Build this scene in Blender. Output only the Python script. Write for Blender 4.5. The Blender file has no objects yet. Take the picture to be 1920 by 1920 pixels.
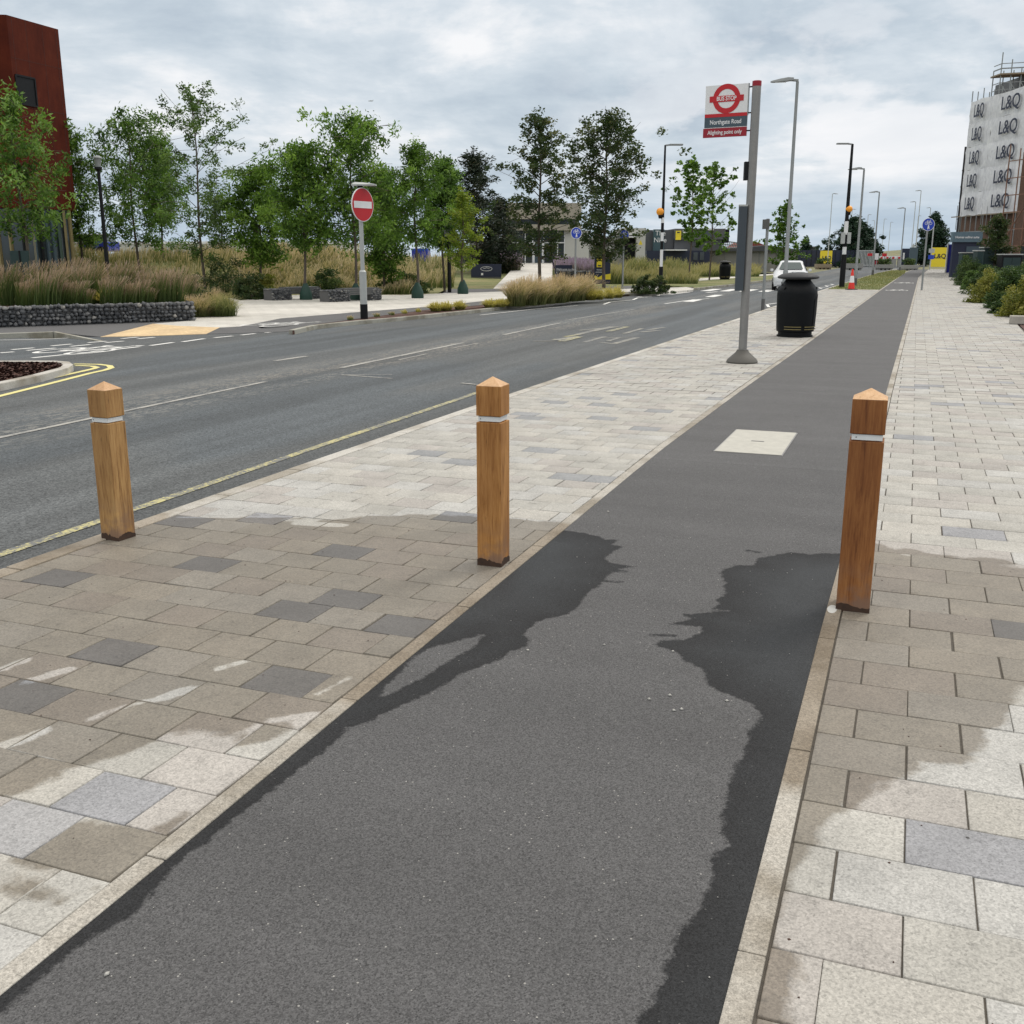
import bpy, bmesh, math, random
import numpy as np
from mathutils import Vector, Matrix
R = math.radians
PI = math.pi
SC = bpy.context.scene
COL = SC.collection

# ------------------------------------------------------------------ camera
FPX, CX, CY, CAMH = 1923.0, 960.0, 960.0, 1.6       # focal length in pixels of the 1920 px photograph
PITCH, YAW = R(14.0152), R(20.9794)
cam_d = bpy.data.cameras.new("camera")
cam_d.sensor_width = 36.0
cam_d.lens = 36.0 * FPX / 1920.0
cam_d.clip_start = 0.05
cam_d.clip_end = 6000
cam = bpy.data.objects.new("camera", cam_d)
cam.location = (0, 0, CAMH)
cam.rotation_euler = (PI / 2 - PITCH, 0, YAW)
COL.objects.link(cam)
SC.camera = cam

# survey helpers: Y runs along the street, X across it, pavement level is z = 0
FW = np.array([-math.sin(YAW) * math.cos(PITCH), math.cos(YAW) * math.cos(PITCH), -math.sin(PITCH)])
RT = np.array([math.cos(YAW), math.sin(YAW), 0.0])
UP = np.cross(RT, FW)
FH = np.array([-math.sin(YAW), math.cos(YAW)])
def ray(u, v):
    return FW * FPX + RT * (u - CX) + UP * (CY - v)
def gnd(u, v, z=0.0):
    d = ray(u, v); t = (z - CAMH) / d[2]
    return (float(d[0] * t), float(d[1] * t))
def at(u, v, fd):
    d = ray(u, v); t = fd / float(d[:2] @ FH)
    return (float(d[0] * t), float(d[1] * t), float(d[2] * t + CAMH))
def fdist(x, y):
    return float(np.array([x, y]) @ FH)
def hz(v, x, y):
    "height of the photo row v above the point x, y"
    fd = fdist(x, y); r = float(np.array([x, y]) @ RT[:2])
    k = FPX * math.cos(PITCH) + (CY - v) * math.sin(PITCH)
    return CAMH + (-FPX * math.sin(PITCH) + (CY - v) * math.cos(PITCH)) / k * fd

# ------------------------------------------------------------------ sky and sun
SUN_EL, SUN_AZ = R(52), R(28)          # azimuth clockwise from +Y
world = bpy.data.worlds.new("World")
SC.world = world
world.use_nodes = True
nt = world.node_tree
nt.nodes.clear()
def wn(t, **k):
    n = nt.nodes.new(t)
    for a, b in k.items(): setattr(n, a, b)
    return n
def wl(a, b): nt.links.new(a, b)
def wmath(op, a, b=None, clamp=False):
    n = wn('ShaderNodeMath', operation=op, use_clamp=clamp)
    for i, q in enumerate((a, b)):
        if q is None: continue
        if isinstance(q, (int, float)): n.inputs[i].default_value = q
        else: wl(q, n.inputs[i])
    return n.outputs[0]
def wramp(fac, stops):
    n = wn('ShaderNodeValToRGB'); e = n.color_ramp.elements
    while len(e) < len(stops): e.new(0.5)
    for q, (p, c) in zip(e, stops): q.position = p; q.color = (*c, 1) if len(c) == 3 else c
    wl(fac, n.inputs[0]); return n.outputs[0]
def wmix(f, a, b, mode='MIX'):
    n = wn('ShaderNodeMix', data_type='RGBA', blend_type=mode)
    for i, q in ((0, f), (6, a), (7, b)):
        if isinstance(q, (int, float)): n.inputs[i].default_value = q
        elif isinstance(q, tuple): n.inputs[i].default_value = (*q, 1)
        else: wl(q, n.inputs[i])
    return n.outputs[2]
sky = wn('ShaderNodeTexSky', sky_type='NISHITA', sun_disc=False, sun_elevation=SUN_EL, sun_rotation=SUN_AZ)
tc = wn('ShaderNodeTexCoord')
sep = wn('ShaderNodeSeparateXYZ'); wl(tc.outputs['Generated'], sep.inputs[0])
zc = wmath('MAXIMUM', sep.outputs[2], 0.0)
den = wmath('ADD', zc, 0.10)
cmb = wn('ShaderNodeCombineXYZ')
wl(wmath('DIVIDE', sep.outputs[0], den), cmb.inputs[0]); wl(wmath('DIVIDE', sep.outputs[1], den), cmb.inputs[1])
def wnoise(scale, det=6, rough=0.55, off=(0, 0, 0), src=None, dist=0.0):
    mp = wn('ShaderNodeMapping'); mp.inputs['Location'].default_value = off
    wl(src or cmb.outputs[0], mp.inputs[0])
    n = wn('ShaderNodeTexNoise'); n.inputs['Scale'].default_value = scale; n.inputs['Detail'].default_value = det
    n.inputs['Roughness'].default_value = rough; n.inputs['Distortion'].default_value = dist
    wl(mp.outputs[0], n.inputs[0]); return n.outputs[0]
c1 = wnoise(0.42, 7, 0.52, (3.1, 7.7, 0), dist=0.3)
c2 = wnoise(1.5, 6, 0.6, (9.3, 1.2, 0), dist=0.2)
sphm = wn('ShaderNodeMapping'); sphm.inputs['Scale'].default_value = (1, 1, 2.2); wl(tc.outputs['Generated'], sphm.inputs[0])
c3 = wnoise(5.0, 8, 0.6, (1.9, 4.4, 2.0), src=sphm.outputs[0], dist=0.25)
mixn = wmath('ADD', wmath('ADD', wmath('MULTIPLY', c1, 0.38), wmath('MULTIPLY', c2, 0.22)), wmath('MULTIPLY', c3, 0.40))
cloud = wramp(mixn, [(0.40, (0.45, 0.53, 0.62)), (0.465, (0.57, 0.65, 0.725)), (0.52, (0.70, 0.765, 0.825)), (0.58, (0.96, 0.965, 0.98))])
# heap clouds with crisp heads low in the sky down the street, blue-grey gaps at the horizon
c4 = wnoise(7.5, 9, 0.55, (0.3, 2.4, 5.0), src=sphm.outputs[0], dist=0.1)
heap = wramp(c4, [(0.47, (0, 0, 0)), (0.54, (1, 1, 1))])
lowband = wramp(zc, [(0.0, (0, 0, 0)), (0.05, (0.25, 0.25, 0.25)), (0.09, (1, 1, 1)), (0.20, (0.35, 0.35, 0.35)), (0.3, (0, 0, 0))])
vdot = wn('ShaderNodeVectorMath', operation='DOT_PRODUCT'); wl(tc.outputs['Generated'], vdot.inputs[0]); vdot.inputs[1].default_value = (0.03, 0.995, 0.10)
street = wramp(vdot.outputs['Value'], [(0.93, (0, 0, 0)), (0.985, (1, 1, 1))])
hmask = wmath('MULTIPLY', wmath('MULTIPLY', heap, lowband), street)
cloud = wmix(wmath('MULTIPLY', hmask, 0.8), cloud, (0.95, 0.95, 0.97))
horizon = wramp(zc, [(0.0, (0.75, 0.75, 0.75)), (0.035, (0.55, 0.55, 0.55)), (0.075, (0, 0, 0))])
cloud = wmix(wmath('MULTIPLY', horizon, 0.8), cloud, (0.47, 0.60, 0.74))
# overcast skies are brighter overhead
cloud = wmix(wramp(zc, [(0.30, (0, 0, 0)), (0.55, (1, 1, 1))]), cloud, (0.70, 0.675, 0.64))
zen = wmath('ADD', 1.0, wmath('MULTIPLY', wmath('MAXIMUM', wmath('SUBTRACT', zc, 0.25), 0.0), 2.1))
zv = wn('ShaderNodeVectorMath', operation='SCALE'); wl(cloud, zv.inputs[0]); wl(zen, zv.inputs['Scale'])
bgA = wn('ShaderNodeBackground'); wl(sky.outputs[0], bgA.inputs[0]); bgA.inputs[1].default_value = 0.06
bgB = wn('ShaderNodeBackground'); wl(zv.outputs[0], bgB.inputs[0]); bgB.inputs[1].default_value = 1.02
mx = wn('ShaderNodeMixShader'); mx.inputs[0].default_value = 0.94
wl(bgA.outputs[0], mx.inputs[1]); wl(bgB.outputs[0], mx.inputs[2])
wo = wn('ShaderNodeOutputWorld'); wl(mx.outputs[0], wo.inputs[0])
sun_d = bpy.data.lights.new("sun", 'SUN'); sun_d.energy = 1.3; sun_d.angle = R(14); sun_d.color = (1.0, 0.95, 0.88)
sun = bpy.data.objects.new("sun", sun_d); COL.objects.link(sun)
sdir = Vector((math.sin(SUN_AZ) * math.cos(SUN_EL), math.cos(SUN_AZ) * math.cos(SUN_EL), math.sin(SUN_EL)))
sun.rotation_euler = sdir.to_track_quat('Z', 'Y').to_euler()
sun.location = (0, 0, 30)
SC.view_settings.view_transform = 'Standard'; SC.view_settings.look = 'None'
SC.view_settings.exposure = 0.0; SC.view_settings.gamma = 1.0
SC.cycles.use_denoising = True
SC.cycles.max_bounces = 6; SC.cycles.diffuse_bounces = 3; SC.cycles.transparent_max_bounces = 6

# ------------------------------------------------------------------ helpers
def tag(o, label=None, cat=None, group=None, kind=None):
    if label: o['label'] = label
    if cat: o['category'] = cat
    if group: o['group'] = group
    if kind: o['kind'] = kind
    return o
def empty(name, label, cat, loc=(0, 0, 0), rz=0.0, group=None):
    o = bpy.data.objects.new(name, None); COL.objects.link(o)
    o.empty_display_size = 0.2
    o.location = loc; o.rotation_euler = (0, 0, rz)
    return tag(o, label, cat, group)
def link(name, me, mats, parent=None, smooth=False):
    o = bpy.data.objects.new(name, me); COL.objects.link(o)
    if not isinstance(mats, (list, tuple)): mats = [mats]
    for m in mats: me.materials.append(m)
    if smooth:
        me.polygons.foreach_set('use_smooth', [True] * len(me.polygons))
    if parent: o.parent = parent
    return o
def copy_tree(o, parent=None):
    c = o.copy(); COL.objects.link(c)
    if parent: c.parent = parent
    for ch in list(o.children): copy_tree(ch, c)
    return c
class MB:
    def __init__(s): s.v = []; s.f = []; s.m = []; s.mi = 0
    def quad(s, *p):
        n = len(s.v); s.v += [tuple(q) for q in p]; s.f.append(tuple(range(n, n + len(p)))); s.m.append(s.mi); return s
    def add(s, vs, fs):
        n = len(s.v); s.v += [tuple(q) for q in vs]
        for f in fs: s.f.append(tuple(i + n for i in f)); s.m.append(s.mi)
        return s
    def box(s, x0, y0, z0, x1, y1, z1):
        return s.add([(x0,y0,z0),(x1,y0,z0),(x1,y1,z0),(x0,y1,z0),(x0,y0,z1),(x1,y0,z1),(x1,y1,z1),(x0,y1,z1)],
                     [(0,3,2,1),(4,5,6,7),(0,1,5,4),(1,2,6,5),(2,3,7,6),(3,0,4,7)])
    def bar(s, a, b, w, h=None):
        h = h or w; a = Vector(a); b = Vector(b); d = (b - a).normalized()
        up = Vector((0, 0, 1)) if abs(d.z) < 0.95 else Vector((0, 1, 0))
        r = d.cross(up).normalized(); u = r.cross(d).normalized()
        vs = [p + r * (w / 2 * i) + u * (h / 2 * j) for p in (a, b) for i, j in ((-1,-1),(1,-1),(1,1),(-1,1))]
        return s.add(vs, [(0,1,2,3),(7,6,5,4),(0,4,5,1),(1,5,6,2),(2,6,7,3),(3,7,4,0)])
    def tube(s, pts, rad, n=10, cap=True):
        pts = [Vector(p) for p in pts]
        if not isinstance(rad, (list, tuple)): rad = [rad] * len(pts)
        vs = []; fs = []
        for i, p in enumerate(pts):
            d = (pts[min(i + 1, len(pts) - 1)] - pts[max(i - 1, 0)]).normalized()
            up = Vector((0, 0, 1)) if abs(d.z) < 0.9 else Vector((1, 0, 0))
            r = d.cross(up).normalized(); u = r.cross(d)
            for k in range(n):
                a = 2 * PI * k / n
                vs.append(p + (r * math.cos(a) + u * math.sin(a)) * rad[i])
        for i in range(len(pts) - 1):
            for k in range(n):
                fs.append((i*n+k, i*n+(k+1)%n, (i+1)*n+(k+1)%n, (i+1)*n+k))
        if cap: fs.append(tuple(range(n))[::-1]); fs.append(tuple((len(pts)-1)*n+k for k in range(n)))
        return s.add(vs, fs)
    def lathe(s, prof, n=24, c=(0, 0), cap=True):
        vs = []; fs = []
        for r, z in prof:
            for k in range(n):
                a = 2 * PI * k / n; vs.append((c[0] + r * math.cos(a), c[1] + r * math.sin(a), z))
        for i in range(len(prof) - 1):
            for k in range(n): fs.append((i*n+k, i*n+(k+1)%n, (i+1)*n+(k+1)%n, (i+1)*n+k))
        if cap: fs.append(tuple(range(n))[::-1]); fs.append(tuple((len(prof)-1)*n+k for k in range(n)))
        return s.add(vs, fs)
    def prism(s, poly, z0, z1):
        n = len(poly)
        return s.add([(x, y, z0) for x, y in poly] + [(x, y, z1) for x, y in poly],
                     [tuple(range(n))[::-1], tuple(range(n, 2*n))] + [(i, (i+1)%n, n+(i+1)%n, n+i) for i in range(n)])
    def mesh(s, name):
        me = bpy.data.meshes.new(name); me.from_pydata(s.v, [], s.f)
        me.polygons.foreach_set('material_index', s.m); me.update()
        bm = bmesh.new(); bm.from_mesh(me); bmesh.ops.recalc_face_normals(bm, faces=bm.faces); bm.to_mesh(me); bm.free()
        return me
    def build(s, name, mats, parent=None, smooth=False, bevel=0.0, seg=2):
        me = s.mesh(name)
        if bevel:
            bm = bmesh.new(); bm.from_mesh(me); bmesh.ops.remove_doubles(bm, verts=bm.verts, dist=1e-5)
            es = [e for e in bm.edges if len(e.link_faces) == 2 and e.calc_face_angle(0) > 0.5]
            bmesh.ops.bevel(bm, geom=es, offset=bevel, segments=seg, profile=0.6, affect='EDGES'); bm.to_mesh(me); bm.free()
        o = link(name, me, mats, parent, smooth)
        if smooth:
            try: me.set_sharp_from_angle(angle=R(38))
            except Exception: pass
        return o
ZN = [0]
def strip(pts, w0, w1, z):
    "flat ribbon along a polyline of (x, y), offset w0..w1 to its left"
    ZN[0] = (ZN[0] + 1) % 9; z = z + .00045 * ZN[0]
    m = MB(); P = [Vector(p) for p in pts]; L = []
    for i, p in enumerate(P):
        d = (P[min(i+1, len(P)-1)] - P[max(i-1, 0)]).normalized(); n = Vector((-d.y, d.x))
        L.append((p + n * w0, p + n * w1))
    for i in range(len(L) - 1):
        a, b = L[i]; c, d = L[i+1]
        m.quad((a.x, a.y, z), (c.x, c.y, z), (d.x, d.y, z), (b.x, b.y, z))
    return m
def merge(dst, src, off=(0, 0, 0)):
    n = len(dst.v); dst.v += [(x + off[0], y + off[1], z + off[2]) for x, y, z in src.v]
    dst.f += [tuple(i + n for i in f) for f in src.f]; dst.m += [dst.mi] * len(src.f)
def text(name, body, size, mat, parent, loc, rot=(PI/2, 0, 0), ext=0.002, align='CENTER', bold=0.0, sx=1.0):
    c = bpy.data.curves.new(name, 'FONT'); c.body = body; c.size = size; c.extrude = ext
    c.align_x = align; c.align_y = 'CENTER'; c.offset = bold
    o = bpy.data.objects.new(name, c); COL.objects.link(o)
    dg = bpy.context.evaluated_depsgraph_get(); me = bpy.data.meshes.new_from_object(o.evaluated_get(dg))
    bpy.data.objects.remove(o); me.materials.clear()
    q = link(name, me, mat, parent); q.location = loc; q.rotation_euler = rot; q.scale = (sx, 1, 1)
    return q

# ------------------------------------------------------------------ materials
class NT:
    def __init__(s, name):
        s.m = bpy.data.materials.new(name); s.m.use_nodes = True; s.t = s.m.node_tree
        s.b = s.t.nodes['Principled BSDF']; s.out = s.t.nodes['Material Output']; s._tc = None
    def n(s, t, **k):
        q = s.t.nodes.new(t)
        for a, b in k.items(): setattr(q, a, b)
        return q
    def l(s, a, b): s.t.links.new(a, b)
    def put(s, sock, q):
        if isinstance(q, (int, float)): sock.default_value = (q, q, q, 1) if sock.type == 'RGBA' else q
        elif isinstance(q, (tuple, list)): sock.default_value = (*q, 1) if len(q) == 3 and sock.type == 'RGBA' else q
        else: s.l(q, sock)
    def co(s, kind='Object'):
        if not s._tc: s._tc = s.n('ShaderNodeTexCoord')
        return s._tc.outputs[kind]
    def mp(s, scale=(1, 1, 1), src=None, loc=(0, 0, 0)):
        q = s.n('ShaderNodeMapping'); q.inputs['Scale'].default_value = scale; q.inputs['Location'].default_value = loc
        s.l(src or s.co(), q.inputs[0]); return q.outputs[0]
    def noise(s, scale, det=3, rough=0.55, src=None, dist=0.0):
        q = s.n('ShaderNodeTexNoise'); q.inputs['Scale'].default_value = scale; q.inputs['Detail'].default_value = det
        q.inputs['Roughness'].default_value = rough; q.inputs['Distortion'].default_value = dist
        s.l(src or s.co(), q.inputs[0]); return q.outputs[0]
    def vor(s, scale, out='Distance', src=None, feature='F1'):
        q = s.n('ShaderNodeTexVoronoi', feature=feature); q.inputs['Scale'].default_value = scale
        s.l(src or s.co(), q.inputs[0]); return q.outputs[out]
    def math(s, op, a, b=None, clamp=False):
        q = s.n('ShaderNodeMath', operation=op, use_clamp=clamp); s.put(q.inputs[0], a)
        if b is not None: s.put(q.inputs[1], b)
        return q.outputs[0]
    def ramp(s, f, stops):
        q = s.n('ShaderNodeValToRGB'); e = q.color_ramp.elements
        while len(e) < len(stops): e.new(0.5)
        for k, (p, c) in zip(e, stops):
            k.position = p; c = (c, c, c) if isinstance(c, (int, float)) else c; k.color = (*c, 1)
        s.l(f, q.inputs[0]); return q.outputs[0]
    def mix(s, f, a, b, mode='MIX'):
        q = s.n('ShaderNodeMix', data_type='RGBA', blend_type=mode)
        s.put(q.inputs[0], f); s.put(q.inputs[6], a); s.put(q.inputs[7], b); return q.outputs[2]
    def attr(s, name, out='Fac'):
        return s.n('ShaderNodeAttribute', attribute_name=name).outputs[out]
    def bump(s, h, strength=0.3, dist=0.01):
        q = s.n('ShaderNodeBump'); q.inputs['Strength'].default_value = strength; q.inputs['Distance'].default_value = dist
        s.l(h, q.inputs['Height']); s.l(q.outputs[0], s.b.inputs['Normal'])
    def set(s, col=None, rough=None, metal=None, spec=None):
        if col is not None: s.put(s.b.inputs['Base Color'], col)
        if rough is not None: s.put(s.b.inputs['Roughness'], rough)
        if metal is not None: s.b.inputs['Metallic'].default_value = metal
        if spec is not None: s.b.inputs['Specular IOR Level'].default_value = spec
        return s.m
def plain(name, col, rough=0.6, metal=0.0, var=0.18, scale=6.0, spec=0.5, bump=0.0, bscale=60):
    s = NT(name); n1 = s.noise(scale, 5, 0.6); n2 = s.noise(scale * 9, 2)
    f = s.math('ADD', s.math('MULTIPLY', n1, 0.7), s.math('MULTIPLY', n2, 0.3))
    lo = tuple(c * (1 - var) for c in col); hi = tuple(min(1, c * (1 + var)) for c in col)
    c = s.ramp(f, [(0.3, lo), (0.7, hi)])
    r = s.ramp(n1, [(0.3, max(0.02, rough - 0.1)), (0.7, min(1, rough + 0.1))])
    if bump: s.bump(s.noise(bscale, 3), bump, 0.01)
    return s.set(c, r, metal, spec)

def asphalt(name, lo, hi, wet=False, streak=False, speck=0.5, big=0.12, gs=300):
    s = NT(name); co = s.co()
    g = s.noise(gs, 2, 0.7); v = s.vor(gs * .8, 'Color'); g2 = s.noise(gs * .35, 3, 0.6)
    f = s.math('ADD', s.math('ADD', s.math('MULTIPLY', g, 0.45), s.math('MULTIPLY', g2, 0.25)), s.math('MULTIPLY', s.math('MULTIPLY', v, 1.0), 0.3))
    c = s.ramp(f, [(0.3, lo), (0.68, hi)])
    # scattered pale chips of aggregate
    vp = s.n('ShaderNodeTexVoronoi'); vp.inputs['Scale'].default_value = 48; s.l(co, vp.inputs[0])
    dot = s.math('LESS_THAN', vp.outputs['Distance'], 0.13)
    sp = s.n('ShaderNodeSeparateColor'); s.l(vp.outputs['Color'], sp.inputs[0])
    pick = s.math('GREATER_THAN', sp.outputs[0], 1 - 0.10 * speck)
    c = s.mix(s.math('MULTIPLY', s.math('MULTIPLY', dot, pick), 0.65), c, (0.42, 0.41, 0.38))
    b1 = s.noise(0.7, 5, 0.6); b2 = s.noise(4.0, 4, 0.6)
    tint = s.ramp(s.math('ADD', s.math('MULTIPLY', b1, 0.6), s.math('MULTIPLY', b2, 0.4)), [(0.3, 1 - big), (0.7, 1 + big)])
    c = s.mix(1.0, c, tint, 'MULTIPLY')
    rough = 0.85
    if streak:
        m = s.mp((0.9, 0.035, 1)); st = s.noise(1.6, 5, 0.6, src=m)
        c = s.mix(1.0, c, s.ramp(st, [(0.34, 0.74), (0.5, 0.98), (0.66, 1.28)]), 'MULTIPLY')
        m2 = s.mp((1.0, 0.12, 1)); st2 = s.noise(3.0, 6, 0.7, src=m2)
        # scraped band beside the centre line
        sx = s.n('ShaderNodeSeparateXYZ'); s.l(co, sx.inputs[0])
        band = s.ramp(s.math('ABSOLUTE', s.math('ADD', sx.outputs[0], 8.35)), [(0.35, 1.0), (1.0, 0.0)])
        worn = s.math('MULTIPLY', s.ramp(s.noise(26, 5, 0.8, src=s.mp((1.0, 0.3, 1))), [(0.50, 0), (0.55, 1)]), s.math('MULTIPLY', band, s.ramp(st2, [(0.38, 0.1), (0.55, 0.9)])))
        c = s.mix(worn, c, (0.21, 0.20, 0.18))
        pat = s.ramp(s.noise(0.35, 3, 0.5, src=s.mp((1, 0.25, 1))), [(0.47, (0.93, 0.97, 1.0)), (0.53, (1.05, 1.03, 1.0))])
        c = s.mix(1.0, c, pat, 'MULTIPLY')
    if wet:
        w = s.attr('wet')
        e = s.math('ADD', w, s.math('MULTIPLY', s.math('SUBTRACT', s.noise(26, 5, 0.7, src=s.mp((1, 0.8, 1))), 0.5), 0.07))
        e = s.math('ADD', e, s.math('MULTIPLY', s.math('SUBTRACT', s.noise(110, 2), 0.5), 0.018))
        wf = s.ramp(s.math('ADD', s.math('MULTIPLY', e, 10.0), 0.5), [(0.42, 0), (0.56, 1)])
        inner = s.ramp(s.math('ADD', s.math('MULTIPLY', w, 1.0), s.math('MULTIPLY', s.math('SUBTRACT', s.noise(5, 3), 0.5), 0.2)), [(0.0, 0.0), (0.30, 0.9)])  # bluish highlight towards the middle of wet patches, put into the colour
        c = s.mix(wf, c, s.mix(1.0, c, s.mix(inner, (0.25, 0.255, 0.265), (0.34, 0.375, 0.40)), 'MULTIPLY'))
        rough = s.mix(wf, 0.85, s.mix(inner, (0.75,) * 3, (0.58,) * 3)); s.l(s.math('SUBTRACT', 0.4, s.math('MULTIPLY', wf, 0.2)), s.b.inputs['Specular IOR Level'])
        sy = s.n('ShaderNodeSeparateXYZ'); s.l(co, sy.inputs[0])
        yy = s.math('ADD', sy.outputs[1], s.math('MULTIPLY', s.noise(1.2, 3), 0.06))
        far = s.ramp(s.math('SUBTRACT', yy, 7.6), [(0.49, 1.0), (0.51, 0.80), (0.53, 1.07)])
        lam = s.ramp(s.noise(1.0, 4, 0.6, src=s.mp((0.25, 2.6, 1))), [(0.35, 0.93), (0.65, 1.06)])
        c = s.mix(1.0, s.mix(1.0, c, far, 'MULTIPLY'), lam, 'MULTIPLY')
    s.bump(s.math('ADD', g, s.math('MULTIPLY', g2, 0.6)), 0.35, 0.006)
    return s.set(c, rough)
M = {}
M['track'] = asphalt('cycle_track_asphalt', (0.022, 0.022, 0.0225), (0.136, 0.135, 0.137), wet=True, speck=1.3, big=0.10, gs=300)
M['road'] = asphalt('road_asphalt', (0.012, 0.015, 0.017), (0.128, 0.139, 0.146), streak=True, speck=0.25, big=0.10, gs=105)
M['path'] = asphalt('far_path_asphalt', (0.055, 0.055, 0.057), (0.13, 0.13, 0.132), speck=0.3)

def slab_mat():
    s = NT('paving_slab'); a = s.n('ShaderNodeAttribute', attribute_name='col')
    g = s.noise(210, 2, 0.8); g2 = s.noise(95, 3, 0.7); b = s.noise(3.2, 4, 0.6); vcell = s.vor(160, 'Color')
    f = s.math('ADD', s.math('ADD', s.math('MULTIPLY', g, 0.4), s.math('MULTIPLY', g2, 0.35)), s.math('MULTIPLY', vcell, 0.25))
    gr = s.ramp(f, [(0.32, 0.63), (0.5, 1.0), (0.68, 1.31)])
    c = s.mix(1.0, a.outputs['Color'], gr, 'MULTIPLY')
    c = s.mix(1.0, c, s.ramp(b, [(0.3, 0.86), (0.7, 1.1)]), 'MULTIPLY'); c = s.mix(1.0, c, s.ramp(s.noise(14, 5, 0.7), [(0.30, 0.72), (0.42, 1.0), (0.75, 1.05)]), 'MULTIPLY')
    w = s.attr('wet')
    n1 = s.math('MULTIPLY', s.math('SUBTRACT', s.noise(7, 4, 0.6), 0.5), 0.16)
    n2 = s.math('MULTIPLY', s.math('SUBTRACT', s.noise(60, 3, 0.6), 0.5), 0.02)
    e = s.math('ADD', s.math('ADD', w, n1), n2)
    wf = s.ramp(s.math('ADD', s.math('MULTIPLY', e, 6.0), 0.5), [(0.40, 0), (0.60, 1)])
    tone = s.mix(s.noise(2.6, 3), (0.455, 0.41, 0.355), (0.535, 0.50, 0.45))
    c = s.mix(wf, c, s.mix(1.0, c, tone, 'MULTIPLY'))
    sp = s.n('ShaderNodeTexVoronoi'); sp.inputs['Scale'].default_value = 9; s.l(s.co(), sp.inputs[0])
    sc = s.n('ShaderNodeSeparateColor'); s.l(sp.outputs['Color'], sc.inputs[0])
    chip = s.math('MULTIPLY', s.math('LESS_THAN', sp.outputs['Distance'], 0.055), s.math('GREATER_THAN', sc.outputs[1], 0.86))
    c = s.mix(s.math('MULTIPLY', chip, 0.85), c, (0.02, 0.018, 0.015))
    s.bump(g2, 0.18, 0.004)
    return s.set(c, s.mix(wf, 0.85, 0.6))
M['slab'] = slab_mat()
def kerb_mat(name, lo, hi, damp=None):
    s = NT(name); g = s.noise(200, 2, 0.8); g2 = s.noise(80, 3, 0.7); b = s.noise(1.3, 4, 0.65)
    c = s.ramp(s.math('ADD', s.math('MULTIPLY', g, 0.55), s.math('MULTIPLY', g2, 0.45)), [(0.33, lo), (0.66, hi)])
    c = s.mix(1.0, c, s.ramp(b, [(0.38, (0.66, 0.62, 0.56)), (0.56, (1.1, 1.1, 1.1))]), 'MULTIPLY')
    if damp:
        sy = s.n('ShaderNodeSeparateXYZ'); s.l(s.co(), sy.inputs[0]); e = s.math('ADD', sy.outputs[1], s.math('MULTIPLY', s.noise(5, 3), 0.3))
        c = s.mix(s.ramp(s.math('MULTIPLY', e, 0.1), [(damp[0] / 10, 0), (damp[0] / 10 + .01, 1), (damp[1] / 10, 1), (damp[1] / 10 + .008, 0)]), c, s.mix(1.0, c, (0.66, 0.60, 0.53), 'MULTIPLY'))
    s.bump(g2, 0.2, 0.004)
    return s.set(c, 0.85)
M['edging'] = kerb_mat('edging_stone', (0.16, 0.15, 0.13), (0.52, 0.49, 0.435), (3.1, 5.9))
M['kerb'] = kerb_mat('kerb_concrete', (0.27, 0.26, 0.235), (0.56, 0.54, 0.495))
M['kerb_near'] = kerb_mat('kerb_concrete_near', (0.27, 0.26, 0.235), (0.56, 0.54, 0.495), (-2, 5.25))
M['kerb_far'] = kerb_mat('kerb_concrete_weathered', (0.20, 0.20, 0.17), (0.40, 0.39, 0.34))
M['joint'] = plain('joint_sand', (0.085, 0.075, 0.062), 0.95, var=0.4, scale=40)
def plaza_mat():
    s = NT('plaza_paving'); q = s.n('ShaderNodeTexBrick'); s.l(s.mp((1, 1, 1)), q.inputs[0])
    q.inputs['Scale'].default_value = 1.0; q.inputs['Brick Width'].default_value = 0.6; q.inputs['Row Height'].default_value = 0.4
    q.inputs['Mortar Size'].default_value = 0.012; q.inputs['Color1'].default_value = (0.52, 0.50, 0.46, 1); q.inputs['Color2'].default_value = (0.60, 0.58, 0.53, 1)
    q.inputs['Mortar'].default_value = (0.30, 0.29, 0.26, 1)
    c = s.mix(1.0, q.outputs[0], s.ramp(s.noise(0.35, 5, 0.6), [(0.35, 0.82), (0.65, 1.08)]), 'MULTIPLY')
    return s.set(c, 0.85)
M['plaza'] = plaza_mat()
def tactile_mat():
    s = NT('tactile_paving'); v = s.vor(9, 'Distance'); c = s.ramp(v, [(0.2, (0.66, 0.50, 0.30)), (0.4, (0.56, 0.42, 0.25))])
    c = s.mix(1.0, c, s.ramp(s.noise(1.2, 4), [(0.3, (0.8, 0.78, 0.78)), (0.7, (1.15, 1.15, 1.1))]), 'MULTIPLY')
    return s.set(c, 0.85)
M['tactile'] = tactile_mat()
def paint(name, col, wear=0.5, sc=30):
    s = NT(name); n = s.noise(sc, 5, 0.8); n2 = s.noise(3, 3)
    f = s.ramp(s.math('ADD', s.math('MULTIPLY', n, 0.7), s.math('MULTIPLY', n2, 0.3)), [(wear - 0.05, 0), (wear + 0.04, 1)])
    c = s.mix(f, (0.13, 0.135, 0.14), col); return s.set(c, 0.75)
M['white_paint'] = paint('white_road_paint', (0.68, 0.68, 0.66), 0.40)
M['faded_paint'] = paint('faded_white_paint', (0.36, 0.35, 0.32), 0.47, 45)
M['scar_paint'] = paint('scraped_marking', (0.27, 0.26, 0.22), 0.50, 30)
M['yellow_paint'] = paint('yellow_line_paint', (0.47, 0.43, 0.20), 0.52, 30)
M['yellow_paint2'] = paint('fresh_yellow_line_paint', (0.66, 0.60, 0.25), 0.40, 40)
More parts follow.
